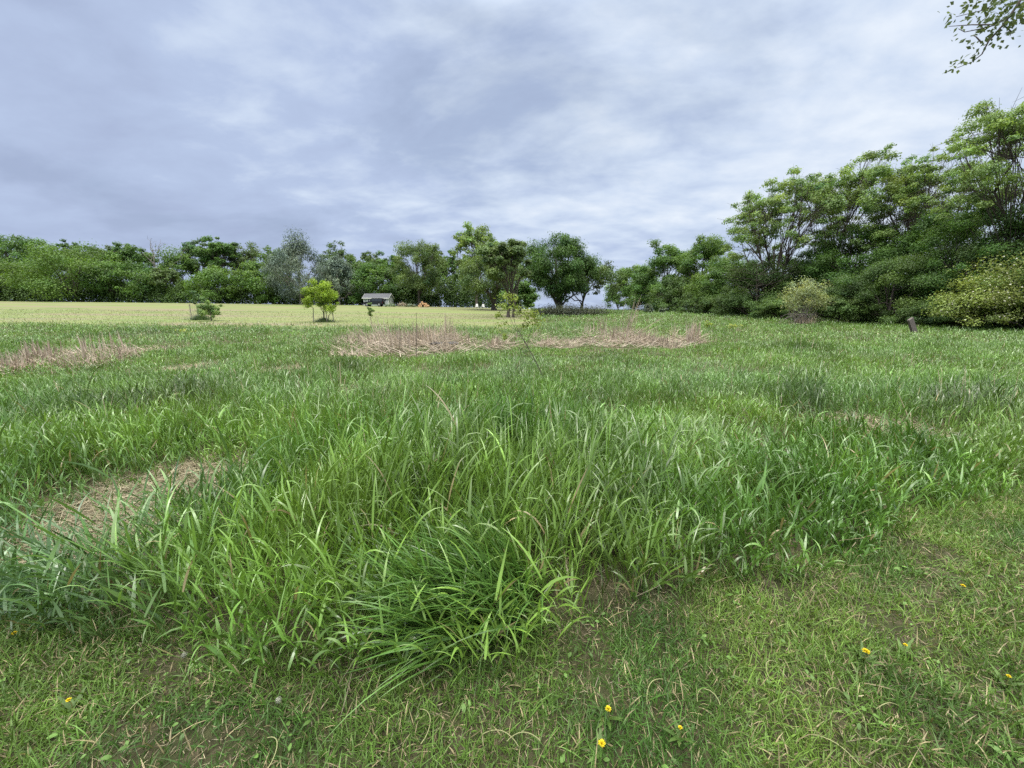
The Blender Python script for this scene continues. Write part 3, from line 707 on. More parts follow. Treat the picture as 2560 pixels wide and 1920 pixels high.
# dead snag and bare wood
def snag(name, label, px, top, Y, spread, r, n=9, group=None, wood_='greybark', cat='dead tree'):
    g = at(px, 775, Y); z0 = float(gz(g[0], Y)); H = at(px, top, Y)[2] - z0
    root = empty(name, (g[0], Y, z0), label, cat, group)
    mb = MB(); c = np.array([.3, .28, .25])
    t = np.linspace(0, 1, 9)[:, None]
    path = np.array([0, 0, 1.0]) * t * H * .8 + np.stack([np.sin(t[:, 0] * 5) * .03 * H, np.cos(t[:, 0] * 4) * .02 * H, 0 * t[:, 0]], 1)
    tube(mb, path, r * (1 - .8 * t[:, 0]), c, 7)
    mb.build('trunk', M[wood_], root)
    for k in range(n):
        b2 = MB(); j = rng.integers(4, 9); s = path[j]
        e = s + np.array([rng.normal(0, 1) * spread, rng.normal(0, .6) * spread, rng.uniform(.2, 1.0) * (H - s[2]) + .05 * H])
        e[2] = min(e[2], H)
        q = bez(s, (s + e) / 2 + np.array([0, 0, -.03 * H]), e, 6); q[1:-1] += rng.normal(0, .012 * H, (4, 3))
        tube(b2, q, np.linspace(r * .35, r * .08, 6), c, 5)
        for _ in range(4):
            s1 = q[rng.integers(2, 6)]; e1 = s1 + np.array([rng.normal(0, .35), rng.normal(0, .3), rng.uniform(-.15, .4)]) * spread
            tube(b2, np.stack([s1, (s1 + e1) / 2 + rng.normal(0, .01 * H, 3), e1]), [r * .1, r * .07, r * .04], c, 4)
        b2.build('branch', M[wood_], root)
    return root
snag('dead_tree', 'bare grey dead tree whose twigs stick out above the far tree line', 412, 597, 112, 2.6, .26, 10)
snag('dead_tree', 'grey leafless tangle hanging under the first locust tree', 1885, 660, 43, 2.4, .06, 26, wood_='bark')

# ------------------------------------------------------------------ young trees and shrubs in the open
def gplace(px, basey, Y):
    x = at(px, 775, Y)[0]; return np.array([x, Y, float(gz(x, Y))])
def small(px, top, wpx, Y, name, label, style, col, n, leaf, **k):
    return place(px, top, wpx, Y, name, label, style, col, n, leaf, **k)

def staked_sapling():
    Y = 36.0; g = gplace(812, 798, Y)
    r = small(808, 698, 88, Y, 'staked_sapling', 'bright lime green round sapling with three stakes in the mown field', 'sapling', 'lime', 4200, .11, cat='young tree', trunk_r=.07, K=50, fb=.20)
    for dx, dy in ((-.95, -.1), (.85, .1), (.5, -.5)):
        mb = MB(); p = np.array([dx, dy, 0.0]); tube(mb, np.stack([p - [0, 0, .1], p + [-dx * .10, 0, 1.35]]), .035, np.array([.2, .17, .14]), 6)
        mb.build('stake', M['greybark'], r)
    b = MB(); n = 900; k = np.abs(rng.normal(0, .5, n)); a = rng.uniform(0, 6.28, n)
    base = np.stack([1.1 * k * np.cos(a), 1.0 * k * np.sin(a), 0 * k - .05], 1)
    blades(b, base, a, rng.uniform(.0, .5, n), rng.uniform(.2, 1.2, n), rng.uniform(.3, .75, n) * np.exp(-.5 * k), .03, np.array([.095, .15, .075]) * np.exp(rng.normal(0, .2, (n, 1))), nseg=3)
    b.build('grass_ring', M['blade'], r)
    m = make_tree('low_shoot', 'x', (0, 0, 0), 1.25, .55, 'sapling', 'lime', .10, 200, K=10, lean=(.75, 0), fb=.45, trunk_r=.025)   # the side shoot that leans out to the right
    m.parent = r; m.location = (.45, -.1, .55); del m['category']; m['label'] = 'yellow green side shoot leaning out to the right'
staked_sapling()
def caged_sapling():
    Y = 36.5
    r = small(525, 742, 58, Y, 'caged_sapling', 'yellow green field sapling with bare wire cage post beside it', 'sapling', 'pea', 1900, .10, cat='young tree', trunk_r=.05, K=28, fb=.06)
    g2 = small(495, 725, 34, Y + 3, 'slim_sapling', 'slim pale sapling growing inside the wire cage, left of the yellow green one', 'sapling', 'blue', 650, .11, cat='young tree', trunk_r=.03, K=14, fb=.25)
    c = empty('wire_cage', gplace(482, 780, Y + 3), 'thin wire plant cage with two grey posts in the mown field', 'wire cage')
    for dx in (-.25, .45):
        mb = MB(); tube(mb, [[dx, 0, -.1], [dx, 0, 1.5]], .03, np.array([.2, .2, .2]), 6); mb.build('post', M['greybark'], c)
    mb = MB()
    for zz in np.linspace(.2, 1.4, 7):
        a = np.linspace(0, 6.283, 13); tube(mb, np.stack([.1 + .36 * np.cos(a), .36 * np.sin(a), 0 * a + zz], 1), .007, np.array([.2, .2, .2]), 3)
    for a in np.linspace(0, 6.283, 13)[:-1]:
        tube(mb, [[.1 + .36 * math.cos(a), .36 * math.sin(a), .1], [.1 + .36 * math.cos(a), .36 * math.sin(a), 1.42]], .006, np.array([.2, .2, .2]), 3)
    mb.build('wire_mesh', M['greybark'], c)
    b = MB(); n = 900; k = np.abs(rng.normal(0, .5, n)); a = rng.uniform(0, 6.28, n)
    o = gplace(498, 790, Y + 1.5)
    base = np.stack([o[0] + 1.1 * k * np.cos(a), o[1] + .8 * k * np.sin(a), o[2] + 0 * k - .05], 1)
    blades(b, base, a, rng.uniform(.05, .4, n), rng.uniform(.2, 1.0, n), rng.uniform(.35, .8, n) * np.exp(-.4 * k), .032, np.array([.09, .15, .08]) * np.exp(rng.normal(0, .2, (n, 1))), nseg=3)
    tag(b.build('grass_clump', M['blade']), 'dark uncut grass clump around the wire cage in the mown field', 'grass clump')
caged_sapling()
small(925, 755, 26, 30, 'thin_sapling', 'thin pale sapling standing before the parked black car', 'sapling', 'pea', 420, .08, cat='young tree', trunk_r=.02, K=12, fb=.35)

def leaning_sapling():
    Y0 = ground_at(1366, 955)
    root = empty('leaning_sapling', Y0, 'thin leaning sapling with tufts of yellow green leaves in the middle of the meadow', 'young tree')
    Y = Y0[1]
    P = lambda px, py, d=0: at(px, py, Y + d) - Y0
    mb = MB(); c = np.array([.2, .17, .14])
    stem = np.array([[0, 0, -.05], P(1340, 905), P(1318, 865), P(1300, 832), P(1290, 815)])
    tube(mb, stem, [.012, .010, .009, .007, .005], c, 6)
    twigs = [([P(1318, 865), P(1268, 800), P(1262, 750)],), ([P(1300, 832), P(1258, 810), P(1246, 770)],), ([P(1300, 832), P(1310, 800), P(1330, 780)],), ([P(1318, 865), P(1322, 820), P(1350, 790)],), ([P(1290, 815), P(1280, 790), P(1285, 765)],), ([P(1340, 905), P(1310, 880), P(1262, 842)],)]
    for (t,) in twigs:
        t = np.array(t); tube(mb, bez(t[0], t[1], t[2], 6), np.linspace(.005, .002, 6), c, 5)
    mb.build('trunk', M['bark'], root)
    lm = MB()
    for px, py, w, h, n in [(1272, 742, 20, 11, 70), (1258, 765, 22, 10, 60), (1290, 768, 14, 14, 45), (1246, 790, 10, 12, 35), (1258, 812, 16, 14, 40), (1330, 782, 26, 10, 80), (1338, 805, 22, 12, 60), (1298, 782, 12, 8, 30), (1312, 815, 12, 8, 30), (1262, 840, 8, 10, 25), (1322, 790, 30, 16, 60)]:
        n = int(n * 1.1); cc = P(px, py); u = rng.normal(0, .5, (n, 3)) * np.array([w, w, h]) / F * Y
        nr = rng.normal(0, .6, (n, 3)) + np.array([0, 0, .8])
        n2 = n; cards(lm, cc + u, nr, rng.uniform(.05, .095, n), .5, np.array([.22, .29, .06]) * np.exp(rng.normal(0, .18, (n, 1))))
    lm.build('crown', M['leaf'], root, smooth=False)
leaning_sapling()

def pale_bush():
    r = small(2008, 694, 118, 31, 'pale_willow_bush', 'pale yellow leafed bush on a base of bare bleached stems', 'sapling', (.29, .345, .165), 1700, .10, cat='bush', trunk_r=.05, fb=.24, K=95)
    H = 3.4
    mb = MB()
    for k in range(70):
        a = rng.uniform(0, 6.28); d = rng.uniform(.1, 1.5); h = rng.uniform(.8, 2.4)
        s = np.array([rng.normal(0, .28), rng.normal(0, .25), -.05]); e = np.array([math.cos(a) * d, math.sin(a) * d, h])
        tube(mb, bez(s, (s + e) / 2 + np.array([0, 0, .4]), e, 6), np.linspace(.024, .006, 6), np.array([.4, .35, .28]), 4)
    for k in range(16):
        a = rng.uniform(0, 6.28); s = np.array([rng.normal(0, .3), rng.normal(0, .3), .9]); e = np.array([math.cos(a) * rng.uniform(.8, 2.2), math.sin(a) * .8, rng.uniform(.05, .6)])
        tube(mb, bez(s, (s + e) / 2 + np.array([0, 0, .5]), e, 7), np.linspace(.02, .007, 7), np.array([.3, .27, .23]), 4)
    mb.build('bare_stems', M['greybark'], r)
    mb = MB(); n = 420
    b = np.stack([np.clip(rng.normal(0, .4, n), -.9, .9), np.clip(rng.normal(-.2, .3, n), -.9, .6), np.minimum(np.abs(rng.normal(.15, .2, n)), .6)], 1)
    blades(mb, b, rng.uniform(0, 6.28, n), rng.uniform(.1, 1.6, n), rng.normal(0, .5, n), rng.uniform(.3, .8, n), .022, np.array([.46, .39, .28]) * np.exp(rng.normal(0, .18, (n, 1))), nseg=3, wbase=.9)
    mb.build('dry_skirt', M['straw'], r)
pale_bush()

def flowering_shrub():
    r = place(2580, 650, 400, 24.8, 'flowering_shrub', 'spreading yellow green shrub dotted with white blossom at the right margin', 'shrub', (.225, .295, .075), 15000, .095, cat='shrub', ry=2.6, K=130)
    cr = [o for o in r.children if o.name.startswith('crown')][0]
    co = np.empty(len(cr.data.vertices) * 3, np.float32); cr.data.vertices.foreach_get('co', co); co = co.reshape(-1, 3)
    k = co[rng.choice(len(co), 2600, replace=False)]; k = k[(k[:, 1] < .3)]
    k = k + np.array([0, -.05, .03]); n = len(k)
    mb = MB(); cards(mb, k, rng.normal(0, .6, (n, 3)) + np.array([0, -.3, .8]), rng.uniform(.06, .12, n), .8, np.array([.62, .62, .48]) * np.exp(rng.normal(0, .1, (n, 1))))
    mb.build('blossom', M['petal'], r, smooth=False)
flowering_shrub()

# small whitish shrubs at the foot of the right row
small(1618, 760, 26, 60, 'silvery_bush', 'small pale silvery bush at the grass edge under the right tree row, the left one', 'bush', 'grey', 700, .14, cat='bush')
small(1655, 768, 20, 58, 'silvery_bush', 'smaller pale silvery bush on a thin stem, right of its twin', 'sapling', 'grey', 400, .13, cat='bush', trunk_r=.03)
small(1430, 776, 190, 52, 'weedy_mound', 'dark weedy mound with dull purple tinge around the lone tree stems', 'bush', (.075, .09, .055), 5500, .16, cat='undergrowth', K=60, ry=2.2)

# ------------------------------------------------------------------ overhanging branch, upper right, from a tree beside the path
def overhang():
    B = np.array([10.2, 5.6, 0.0]); B[2] = float(gz(B[0], B[1]))
    r = empty('overhanging_tree', B, 'near tree whose drooping leafy twigs hang into the upper right corner of the sky', 'tree')
    D = 5.6; P = lambda px, py, d=0.: at(px, py, D + d) - B
    mb = MB(); c = np.array([.1, .09, .08])
    tr = np.array([[0, 0, -.2], [-.05, .1, 2], [-.2, .1, 4.2], [-.5, .2, 6.2], [-.8, .2, 8.2]])
    tube(mb, tr, [.26, .2, .18, .14, .08], c, 9)
    bough = np.array([[-.45, .2, 6.0], P(2760, -190), P(2650, -120), P(2575, -35)])
    tube(mb, bough, [.08, .05, .035, .022], c, 7)
    tw = [[(2575, -35), (2535, 25), (2508, 62), (2472, 102), (2455, 135), (2430, 155), (2392, 170)], [(2525, 40), (2490, 62), (2452, 72), (2412, 80), (2396, 72)], [(2475, 62), (2430, 62), (2372, 66)],
          [(2508, 62), (2530, 80), (2525, 90)], [(2575, -35), (2520, -10), (2460, 25), (2390, 42)], [(2600, -60), (2590, 20), (2570, 45)], [(2452, 105), (2440, 92), (2432, 88)]]
    tw += [[(2650, -120), (2600, -150), (2520, -140)], [(2650, -120), (2660, -40), (2640, 30)], [(2720, -170), (2700, -60), (2690, 10)]]
    for i, t in enumerate(tw):
        p = np.array([P(x, y, rng.normal(0, .05)) for x, y in t]); tube(mb, p, np.linspace(.016 if i == 0 else .009, .003, len(p)), c, 5)
    mb.build('trunk', M['bark'], r)
    lm = MB()
    for px, py, w, h, n in [(2390, 165, 20, 14, 18), (2440, 137, 14, 14, 12), (2490, 92, 34, 18, 44), (2470, 40, 50, 26, 75), (2400, 36, 26, 12, 22), (2540, 15, 40, 26, 80), (2515, 60, 34, 22, 40), (2450, 5, 44, 22, 44), (2560, -40, 60, 40, 160),
                            (2600, -120, 80, 50, 200), (2700, -120, 90, 60, 260), (2480, 70, 30, 14, 40), (2660, 0, 50, 40, 160), (2860, -260, 130, 90, 500), (3000, -330, 160, 100, 500)]:
        p = P(px, py) + rng.normal(0, .55, (n, 3)) * np.array([w, w * 1.2, h]) / F * D
        cards(lm, p, rng.normal(0, .7, (n, 3)) + np.array([.3, .2, .5]), rng.uniform(.04, .075, n), .62, np.array([.105, .15, .075]) * np.exp(rng.normal(0, .2, (n, 1))), rng.normal(0, .6, (n, 3)) + np.array([-.5, 0, -.6]))
    lm.build('crown', M['leaf'], r, smooth=False)
overhang()

# ------------------------------------------------------------------ hard objects
def bm_obj(name, bm, mat, parent=None, bevel=0.0, smooth=False):
    if bevel:
        bmesh.ops.bevel(bm, geom=[e for e in bm.edges if len(e.link_faces) == 2 and e.calc_face_angle(0) > .5], offset=bevel, segments=2, affect='EDGES', clamp_overlap=True)
    bmesh.ops.recalc_face_normals(bm, faces=bm.faces)
    me = bpy.data.meshes.new(name); bm.to_mesh(me); bm.free(); me.materials.append(mat)
    if smooth: me.polygons.foreach_set('use_smooth', [True] * len(me.polygons))
    o = bpy.data.objects.new(name, me); COL.objects.link(o)
    if parent is not None: o.parent = parent
    return o
def box(bm, x0, x1, y0, y1, z0, z1):
    v = [bm.verts.new(p) for p in ((x0, y0, z0), (x1, y0, z0), (x1, y1, z0), (x0, y1, z0), (x0, y0, z1), (x1, y0, z1), (x1, y1, z1), (x0, y1, z1))]
    for f in ((0, 3, 2, 1), (4, 5, 6, 7), (0, 1, 5, 4), (1, 2, 6, 5), (2, 3, 7, 6), (3, 0, 4, 7)): bm.faces.new([v[i] for i in f])
def prism(bm, pts, y0, y1):
    a = [bm.verts.new((x, y0, z)) for x, z in pts]; b = [bm.verts.new((x, y1, z)) for x, z in pts]
    bm.faces.new(a); bm.faces.new(b[::-1])
    for i in range(len(pts)): bm.faces.new((a[i], b[i], b[(i + 1) % len(pts)], a[(i + 1) % len(pts)]))
def B(name, mat, parent, *bx, bevel=0.0):
    bm = bmesh.new()
    for b in bx: box(bm, *b)
    return bm_obj(name, bm, mat, parent, bevel)
def cyl(bm, c, r, h, axis='Y', seg=20, r2=None):
    m = Matrix.Translation(c) @ (Matrix.Rotation(math.pi / 2, 4, 'X') if axis == 'Y' else Matrix.Rotation(math.pi / 2, 4, 'Y') if axis == 'X' else Matrix.Identity(4))
    bmesh.ops.create_cone(bm, cap_ends=True, segments=seg, radius1=r, radius2=r if r2 is None else r2, depth=h, matrix=m)

M['siding'] = plain('shed_siding', (.35, .39, .38), .7)
M['white'] = plain('white_paint', (.72, .72, .70), .5, var=.05)
M['shingle'] = ramp_mat('roof_shingle', [(.3, (.085, .09, .10)), (.7, (.135, .14, .155))], scale=9, stretch=(1, 4, 4), rough=.9)
M['glass'] = plain('dark_glass', (.03, .04, .05), .08, .6)
M['blackpaint'] = plain('black_car_paint', (.012, .013, .018), .25, .5)
M['blacktop'] = plain('black_hardtop', (.018, .019, .024), .5, .4)
M['rubber'] = plain('tyre_rubber', (.02, .02, .02), .85, .2)
M['alloy'] = plain('alloy_rim', (.35, .35, .36), .4, .5, .6)
M['redlens'] = plain('red_lens', (.35, .02, .02), .3)
M['clearlens'] = plain('clear_lens', (.7, .7, .66), .2)

def shed():
    Y = 94.0; g = at(911, 775, Y); z0 = float(gz(g[0] + 3, Y))
    r = empty('garden_shed', (g[0], Y, z0), 'grey gabled garden shed with white trim behind the parked black car', 'shed'); r.rotation_euler.z = math.radians(-3)
    L, D, hw, hr = 6.0, 3.2, 1.95, 2.85
    bm = bmesh.new()                                   # walls with the gable ends
    prof = [(0, -.2), (D, -.2), (D, hw), (D / 2, hr - .12), (0, hw)]
    a = [bm.verts.new((0, y, z)) for y, z in prof]; b = [bm.verts.new((L, y, z)) for y, z in prof]
    bm.faces.new(a); bm.faces.new(b)
    for i in range(5): bm.faces.new((a[i], b[i], b[(i + 1) % 5], a[(i + 1) % 5]))
    w = bm_obj('wall', bm, M['siding'], r)
    for i in range(9): 
        z = .1 + i * .2
        B('siding_lap', M['siding'], w, (.08, L - .08, -.018, -.003, z, z + .012))
    bm = bmesh.new()
    o = .28; sl = (hr - hw + .02) / (D / 2)
    for sgn in (0, 1):
        ys = (-o, D / 2) if sgn == 0 else (D + o, D / 2)
        zs = (hw - sl * o, hr)
        v = [bm.verts.new(p) for p in ((-.25, ys[0], zs[0]), (L + .25, ys[0], zs[0]), (L + .25, ys[1], zs[1]), (-.25, ys[1], zs[1]))]
        u = [bm.verts.new((p.co.x, p.co.y, p.co.z + .09)) for p in v]
        bm.faces.new(v); bm.faces.new(u)
        for i in range(4): bm.faces.new((v[i], v[(i + 1) % 4], u[(i + 1) % 4], u[i]))
    bm_obj('roof', bm, M['shingle'], r)
    B('eave_trim', M['white'], r, (-.27, L + .27, -o - .03, -o - .004, hw - sl * o - .10, hw - sl * o + .07))
    for x in (L + .255, -.28):
        bm = bmesh.new()
        for sgn in (0, 1):
            y0, y1 = (-o, D / 2 - .01) if sgn == 0 else (D + o, D / 2 + .01)
            z0_, z1_ = hw - sl * o - .10, hr - .10
            v = [bm.verts.new(p) for p in ((x, y0, z0_), (x, y1, z1_), (x, y1, z1_ + .2), (x, y0, z0_ + .2))]
            u = [bm.verts.new((p.co.x + .03, p.co.y, p.co.z)) for p in v]
            bm.faces.new(v); bm.faces.new(u[::-1])
            for i in range(4): bm.faces.new((v[i], u[i], u[(i + 1) % 4], v[(i + 1) % 4]))
        bm_obj('gable_trim', bm, M['white'], r)
    for x, y in ((0, 0), (L, 0), (L, D)):
        B('corner_trim', M['white'], r, (x - .09 if x else -.03, x + .03 if x else .09, y - .03, y + .1 if y == 0 else y + .03, -.15, hw - .02))
    for x in (1.0, 4.6):
        f = B('window', M['white'], r, (x - .07, x + .95, -.05, -.004, .95, 1.0), (x - .07, x + .95, -.05, -.004, 1.6, 1.67), (x - .07, x, -.05, -.004, 1.0, 1.6), (x + .88, x + .95, -.05, -.004, 1.0, 1.6), (x + .41, x + .47, -.05, -.004, 1.0, 1.6))
        B('pane', M['glass'], f, (x, x + .41, -.03, -.006, 1.0, 1.6), (x + .47, x + .88, -.03, -.006, 1.0, 1.6))
    for y in (.75, 1.62):
        d = B('door', M['white'], r, (L + .004, L + .05, y, y + .82, -.05, 1.85))
        B('door_panel', M['siding'], d, (L + .051, L + .06, y + .12, y + .70, .15, .85), (L + .051, L + .06, y + .12, y + .70, 1.0, 1.7))
shed()

def car():
    Y = 88.0; g = at(937, 775, Y); z0 = float(gz(g[0], Y))
    r = empty('parked_car', (g[0], Y, z0 - .02), 'black boxy off road car parked sideways before the garden shed', 'car')
    # nose to the left (-x), length 4.4 m
    bm = bmesh.new()
    prism(bm, [(-2.1, .50), (-1.95, .45), (1.95, .45), (2.05, .55), (2.05, 1.12), (-.55, 1.12), (-.75, 1.12), (-2.0, 1.02), (-2.12, .9)], -.78, .78)
    bm_obj('body', bm, M['blackpaint'], r, .03)
    bm = bmesh.new()
    prism(bm, [(-.72, 1.123), (2.03, 1.123), (1.98, 1.78), (1.9, 1.84), (-.18, 1.84), (-.3, 1.80)], -.74, .74)
    top = bm_obj('hardtop', bm, M['blacktop'], r, .03)
    for x0, x1, sl in ((-.42, .28, .22), (.42, 1.05, 0), (1.2, 1.86, 0)):
        for y0 in (-.75, .742):
            bm = bmesh.new(); prism(bm, [(x0, 1.2), (x1, 1.2), (x1, 1.70), (x0 + sl, 1.70)], y0, y0 + .008); bm_obj('window', bm, M['glass'], r)
    for x, y in ((-1.42, -.72), (1.3, -.72), (-1.42, .72), (1.3, .72)):
        bm = bmesh.new(); cyl(bm, (x, y, .42), .42, .27, 'Y', 28); w = bm_obj('wheel', bm, M['rubber'], r, .03)
        bm = bmesh.new(); cyl(bm, (x, y - .14 * (1 if y < 0 else -1), .42), .24, .03, 'Y', 20); bm_obj('rim', bm, M['alloy'], w)
        bm = bmesh.new(); a = np.linspace(.15, math.pi - .15, 9)
        prism(bm, [(x + .58 * math.cos(t), .42 + .56 * math.sin(t)) for t in a] + [(x + .47 * math.cos(t), .42 + .45 * math.sin(t)) for t in a[::-1]], (-.94 if y < 0 else .785), (-.785 if y < 0 else .94))
        bm_obj('fender', bm, M['blacktop'], r)
    bm = bmesh.new(); cyl(bm, (2.2, 0, 1.0), .39, .25, 'X', 28); w = bm_obj('spare_wheel', bm, M['rubber'], r, .03)
    bm = bmesh.new(); cyl(bm, (2.335, 0, 1.0), .22, .02, 'X', 20); bm_obj('rim', bm, M['alloy'], w)
    B('bumper', M['blacktop'], r, (-2.36, -2.13, -.75, .75, .5, .68), bevel=.03); B('bumper', M['blacktop'], r, (2.06, 2.2, -.75, .75, .45, .6), bevel=.03)
    for y in (-.55, .55):
        bm = bmesh.new(); cyl(bm, (-2.13, y, .85), .1, .05, 'X', 16); bm_obj('headlight', bm, M['clearlens'], r)
        B('tail_light', M['redlens'], r, (2.051, 2.08, y - .12 if y < 0 else y + .02, y - .02 if y < 0 else y + .12, .8, 1.0))
    B('side_mirror', M['blacktop'], r, (-.52, -.42, -.95, -.79, 1.18, 1.36), bevel=.02)
    B('door', M['blackpaint'], r, (-.5, .33, -.792, -.782, .52, 1.10), (.38, 1.0, -.792, -.782, .52, 1.10))
car()

def chair(px, label):
    Y = 90.0; g = at(px, 775, Y); z0 = float(gz(g[0], Y))
    r = empty('lawn_chair', (g[0], Y, z0), label, 'chair', 'white lawn chairs at the field edge')
    bm = bmesh.new()
    for i in range(5):
        x = -.26 + i * .105; t = 1.08 - abs(i - 2) * .05
        v = [(x, .30, .34), (x + .09, .30, .34), (x + .09, .55, t), (x, .55, t)]
        a = [bm.verts.new(p) for p in v]; b = [bm.verts.new((p[0], p[1] + .025, p[2])) for p in v]
        bm.faces.new(a); bm.faces.new(b[::-1])
        for k in range(4): bm.faces.new((a[k], b[k], b[(k + 1) % 4], a[(k + 1) % 4]))
    bm_obj('backrest', bm, M['white'], r)
    B('seat', M['white'], r, *[(-.28, .28, -.3 + i * .115, -.2 + i * .115, .37 - i * .012, .395 - i * .012) for i in range(5)])
    for x in (-.36, .30):
        B('armrest', M['white'], r, (x - .02, x + .10, -.38, .42, .58, .605))
        B('leg', M['white'], r, (x, x + .06, -.34, -.28, 0, .578)); B('leg', M['white'], r, (x, x + .06, .30, .36, 0, .578))
    return r
chair(1192, 'white slatted lawn chair left of the low white table')
chair(1208, 'white slatted lawn chair right of the low white table')
g = at(1200, 775, 89.6)
t = empty('low_table', (g[0], 89.6, float(gz(g[0], 89.6))), 'low white table between the two white lawn chairs', 'table')
B('table_top', M['white'], t, (-.4, .4, -.25, .25, .36, .40))
for x in (-.36, .30):
    for y in (-.22, .16): B('leg', M['white'], t, (x, x + .06, y, y + .06, 0, .358))

M['cutwood'] = plain('cut_wood', (.55, .34, .18), .8, var=.25)
def logs():
    Y = 91.0; g = at(1058, 775, Y); z0 = float(gz(g[0], Y))
    for i, (x, y, z, a, L) in enumerate([(-.9, 0, .26, .3, .9), (-.25, .1, .28, -.2, .9), (.4, -.1, .27, .25, .85), (1.0, .1, .26, -.3, .9), (-.55, .05, .72, .1, .85), (.1, 0, .74, -.1, .9), (.65, 0, .7, .35, .8), (-.2, .05, 1.12, .2, .8), (-2.3, .1, .2, .5, .8)]):
        o = empty('cut_log', (g[0] + x, Y + y, z0 + z), 'short orange brown cut log of the wood pile right of the shed', 'log', 'cut logs heaped at the field edge')
        o.rotation_euler.z = a
        bm = bmesh.new(); rr = .27 - .02 * (i % 3); cyl(bm, (0, 0, 0), rr, L, 'Y', 14); bm_obj('bark', bm, M['bark'] if i % 3 == 1 else M['cutwood'], o, .01)
        bm = bmesh.new(); cyl(bm, (0, -L / 2 - .006, 0), rr * .9, .01, 'Y', 14); bm_obj('cut_end', bm, M['cutwood'], o)
logs()
def heap(px, label, w, h, col, Y=90.5, leafy=False):
    g = at(px, 775, Y); o = np.array([g[0], Y, float(gz(g[0], Y))]); mb = MB()
    n = 380; k = np.sqrt(rng.random(n)); a = rng.uniform(0, 6.28, n)
    p = o + np.stack([w * k * np.cos(a), .8 * k * np.sin(a), np.maximum(1 - k ** 2, 0) * h * rng.uniform(.5, 1, n)], 1)
    blades(mb, p, rng.uniform(0, 6.28, n), rng.uniform(.8, 1.7, n), rng.normal(0, .3, n), rng.uniform(.4, 1.0, n), .06, np.array(col) * np.exp(rng.normal(0, .2, (n, 1))), nseg=2, wbase=.9)
    tag(mb.build('brush_heap', M['straw'] if not leafy else M['blade'], origin=o), label, 'brush pile')
heap(1008, 'heap of dry tan brush between the shed and the log pile', 1.3, .75, (.42, .36, .27))
heap(1026, 'grey green brush heap beside the dry tan one', 1.1, .55, (.20, .25, .18), leafy=True)
heap(976, 'low green weed heap at the corner of the shed', 1.2, .5, (.16, .24, .12), Y=88, leafy=True)

def post():
    g = ground_at(2302, 826); Y = 22.5; x = at(2300, 775, Y)[0]; z = float(gz(x, Y))
    bm = bmesh.new(); box(bm, -.155, .155, -.06, .06, -.3, 1.12)
    o = bm_obj('leaning_post', bm, M['weathered'], None, .015)
    o.location = (x, Y, z); o.rotation_euler = (0, math.radians(-33), math.radians(12))
    tag(o, 'weathered grey wooden post leaning left in the grass before the right tree row', 'post')
post()

M['plastic'] = plain('black_plastic', (.015, .015, .018), .35, .5)
def plastic():
    c = ground_at(1112, 872)
    n = 22; X, Yy = np.meshgrid(np.linspace(-.55, .55, n), np.linspace(-.22, .22, 9), indexing='ij')
    Z = .16 + .22 * (fbm(X * 5 + 3, Yy * 6, 3) - .3) - .6 * Yy * 0
    V = np.stack([X + .06 * np.sin(Yy * 20), Yy, Z], -1).reshape(-1, 3)
    i = np.arange(n - 1)[:, None] * 9; j = np.arange(8)[None]
    mb = MB(); mb.add(V, np.stack([i + j, i + j + 9, i + j + 10, i + j + 1], -1).reshape(-1, 4), np.array([0, 0, 0.]))
    o = mb.build('plastic_sheet', M['plastic'], origin=(0, 0, 0)); o.location = (c[0], c[1] - .25, c[2] + .05)
    tag(o, 'crumpled black plastic sheet at the foot of the large dead reed patch', 'plastic')
plastic()

# lone dry stalks
def stalk_things():
    S = [(2362, 1010, 2345, 925, 'split dry stalk, leftmost of the pale stalks in the right hand grass', 1), (2402, 1020, 2410, 940, 'short dry stalk beside the split one in the right hand grass', 0),
         (2408, 1015, 2412, 912, 'tallest straight dry stalk in the right hand grass', 0), (2462, 1005, 2465, 968, 'short dry stump stalk in the right hand grass', 0), (2462, 988, 2518, 970, 'dry stalk bent over sideways in the right hand grass', 0),
         (2300, 1080, 2243, 977, 'long fallen dry stalk slanting across the right hand straw patch', 0), (2480, 1000, 2486, 935, 'thin grey stalk near the right margin of the meadow', 0),
         (834, 968, 822, 915, 'left dry stalk before the dark grass tussock', 0), (853, 970, 848, 905, 'middle dry stalk before the dark grass tussock', 0), (856, 972, 865, 940, 'slanted dry stalk before the dark grass tussock', 0),
         (934, 975, 935, 925, 'lone dry stalk right of the dark grass tussock', 0), (498, 965, 494, 935, 'pale splintered stub in the left meadow', 1), (585, 962, 575, 920, 'thin pale stalk right of the splintered stub', 0),
         (1945, 980, 1950, 925, 'right stalk of a dry pair in front of the pale bush', 0), (1925, 965, 1918, 922, 'left stalk of a dry pair in front of the pale bush', 0),
         (1041, 880, 1041, 782, 'single dark upright stem through the large dead reed patch', 2)]
    for bx, by, tx, ty, lab, kind in S:
        g = ground_at(bx, by + 12); tp = at(tx, ty, g[1] + rng.normal(0, .05)) - g
        mb = MB(); c = np.array([.52, .46, .30]) if kind < 2 else np.array([.12, .10, .08])
        r0 = .0022 + .0009 * g[1]
        mid = tp * .5 + rng.normal(0, .012, 3)
        tube(mb, np.stack([np.array([0, 0, -.04]), mid, tp]), [r0, r0 * .9, r0 * .45], c, 6)
        if kind == 1: tube(mb, np.stack([mid, tp * .85 + np.array([.05, 0, -.02])]), [r0 * .8, r0 * .4], c, 6)
        if kind == 2: tube(mb, np.stack([mid * 1.3, mid * 1.3 + np.array([.06, 0, .15])]), [r0 * .5, r0 * .2], c, 5)
        o = mb.build('dry_stalk', M['straw'], origin=(0, 0, 0)); o.location = [float(v) for v in g]
        tag(o, lab, 'dry stalk', 'dry stalks standing in the meadow')
stalk_things()

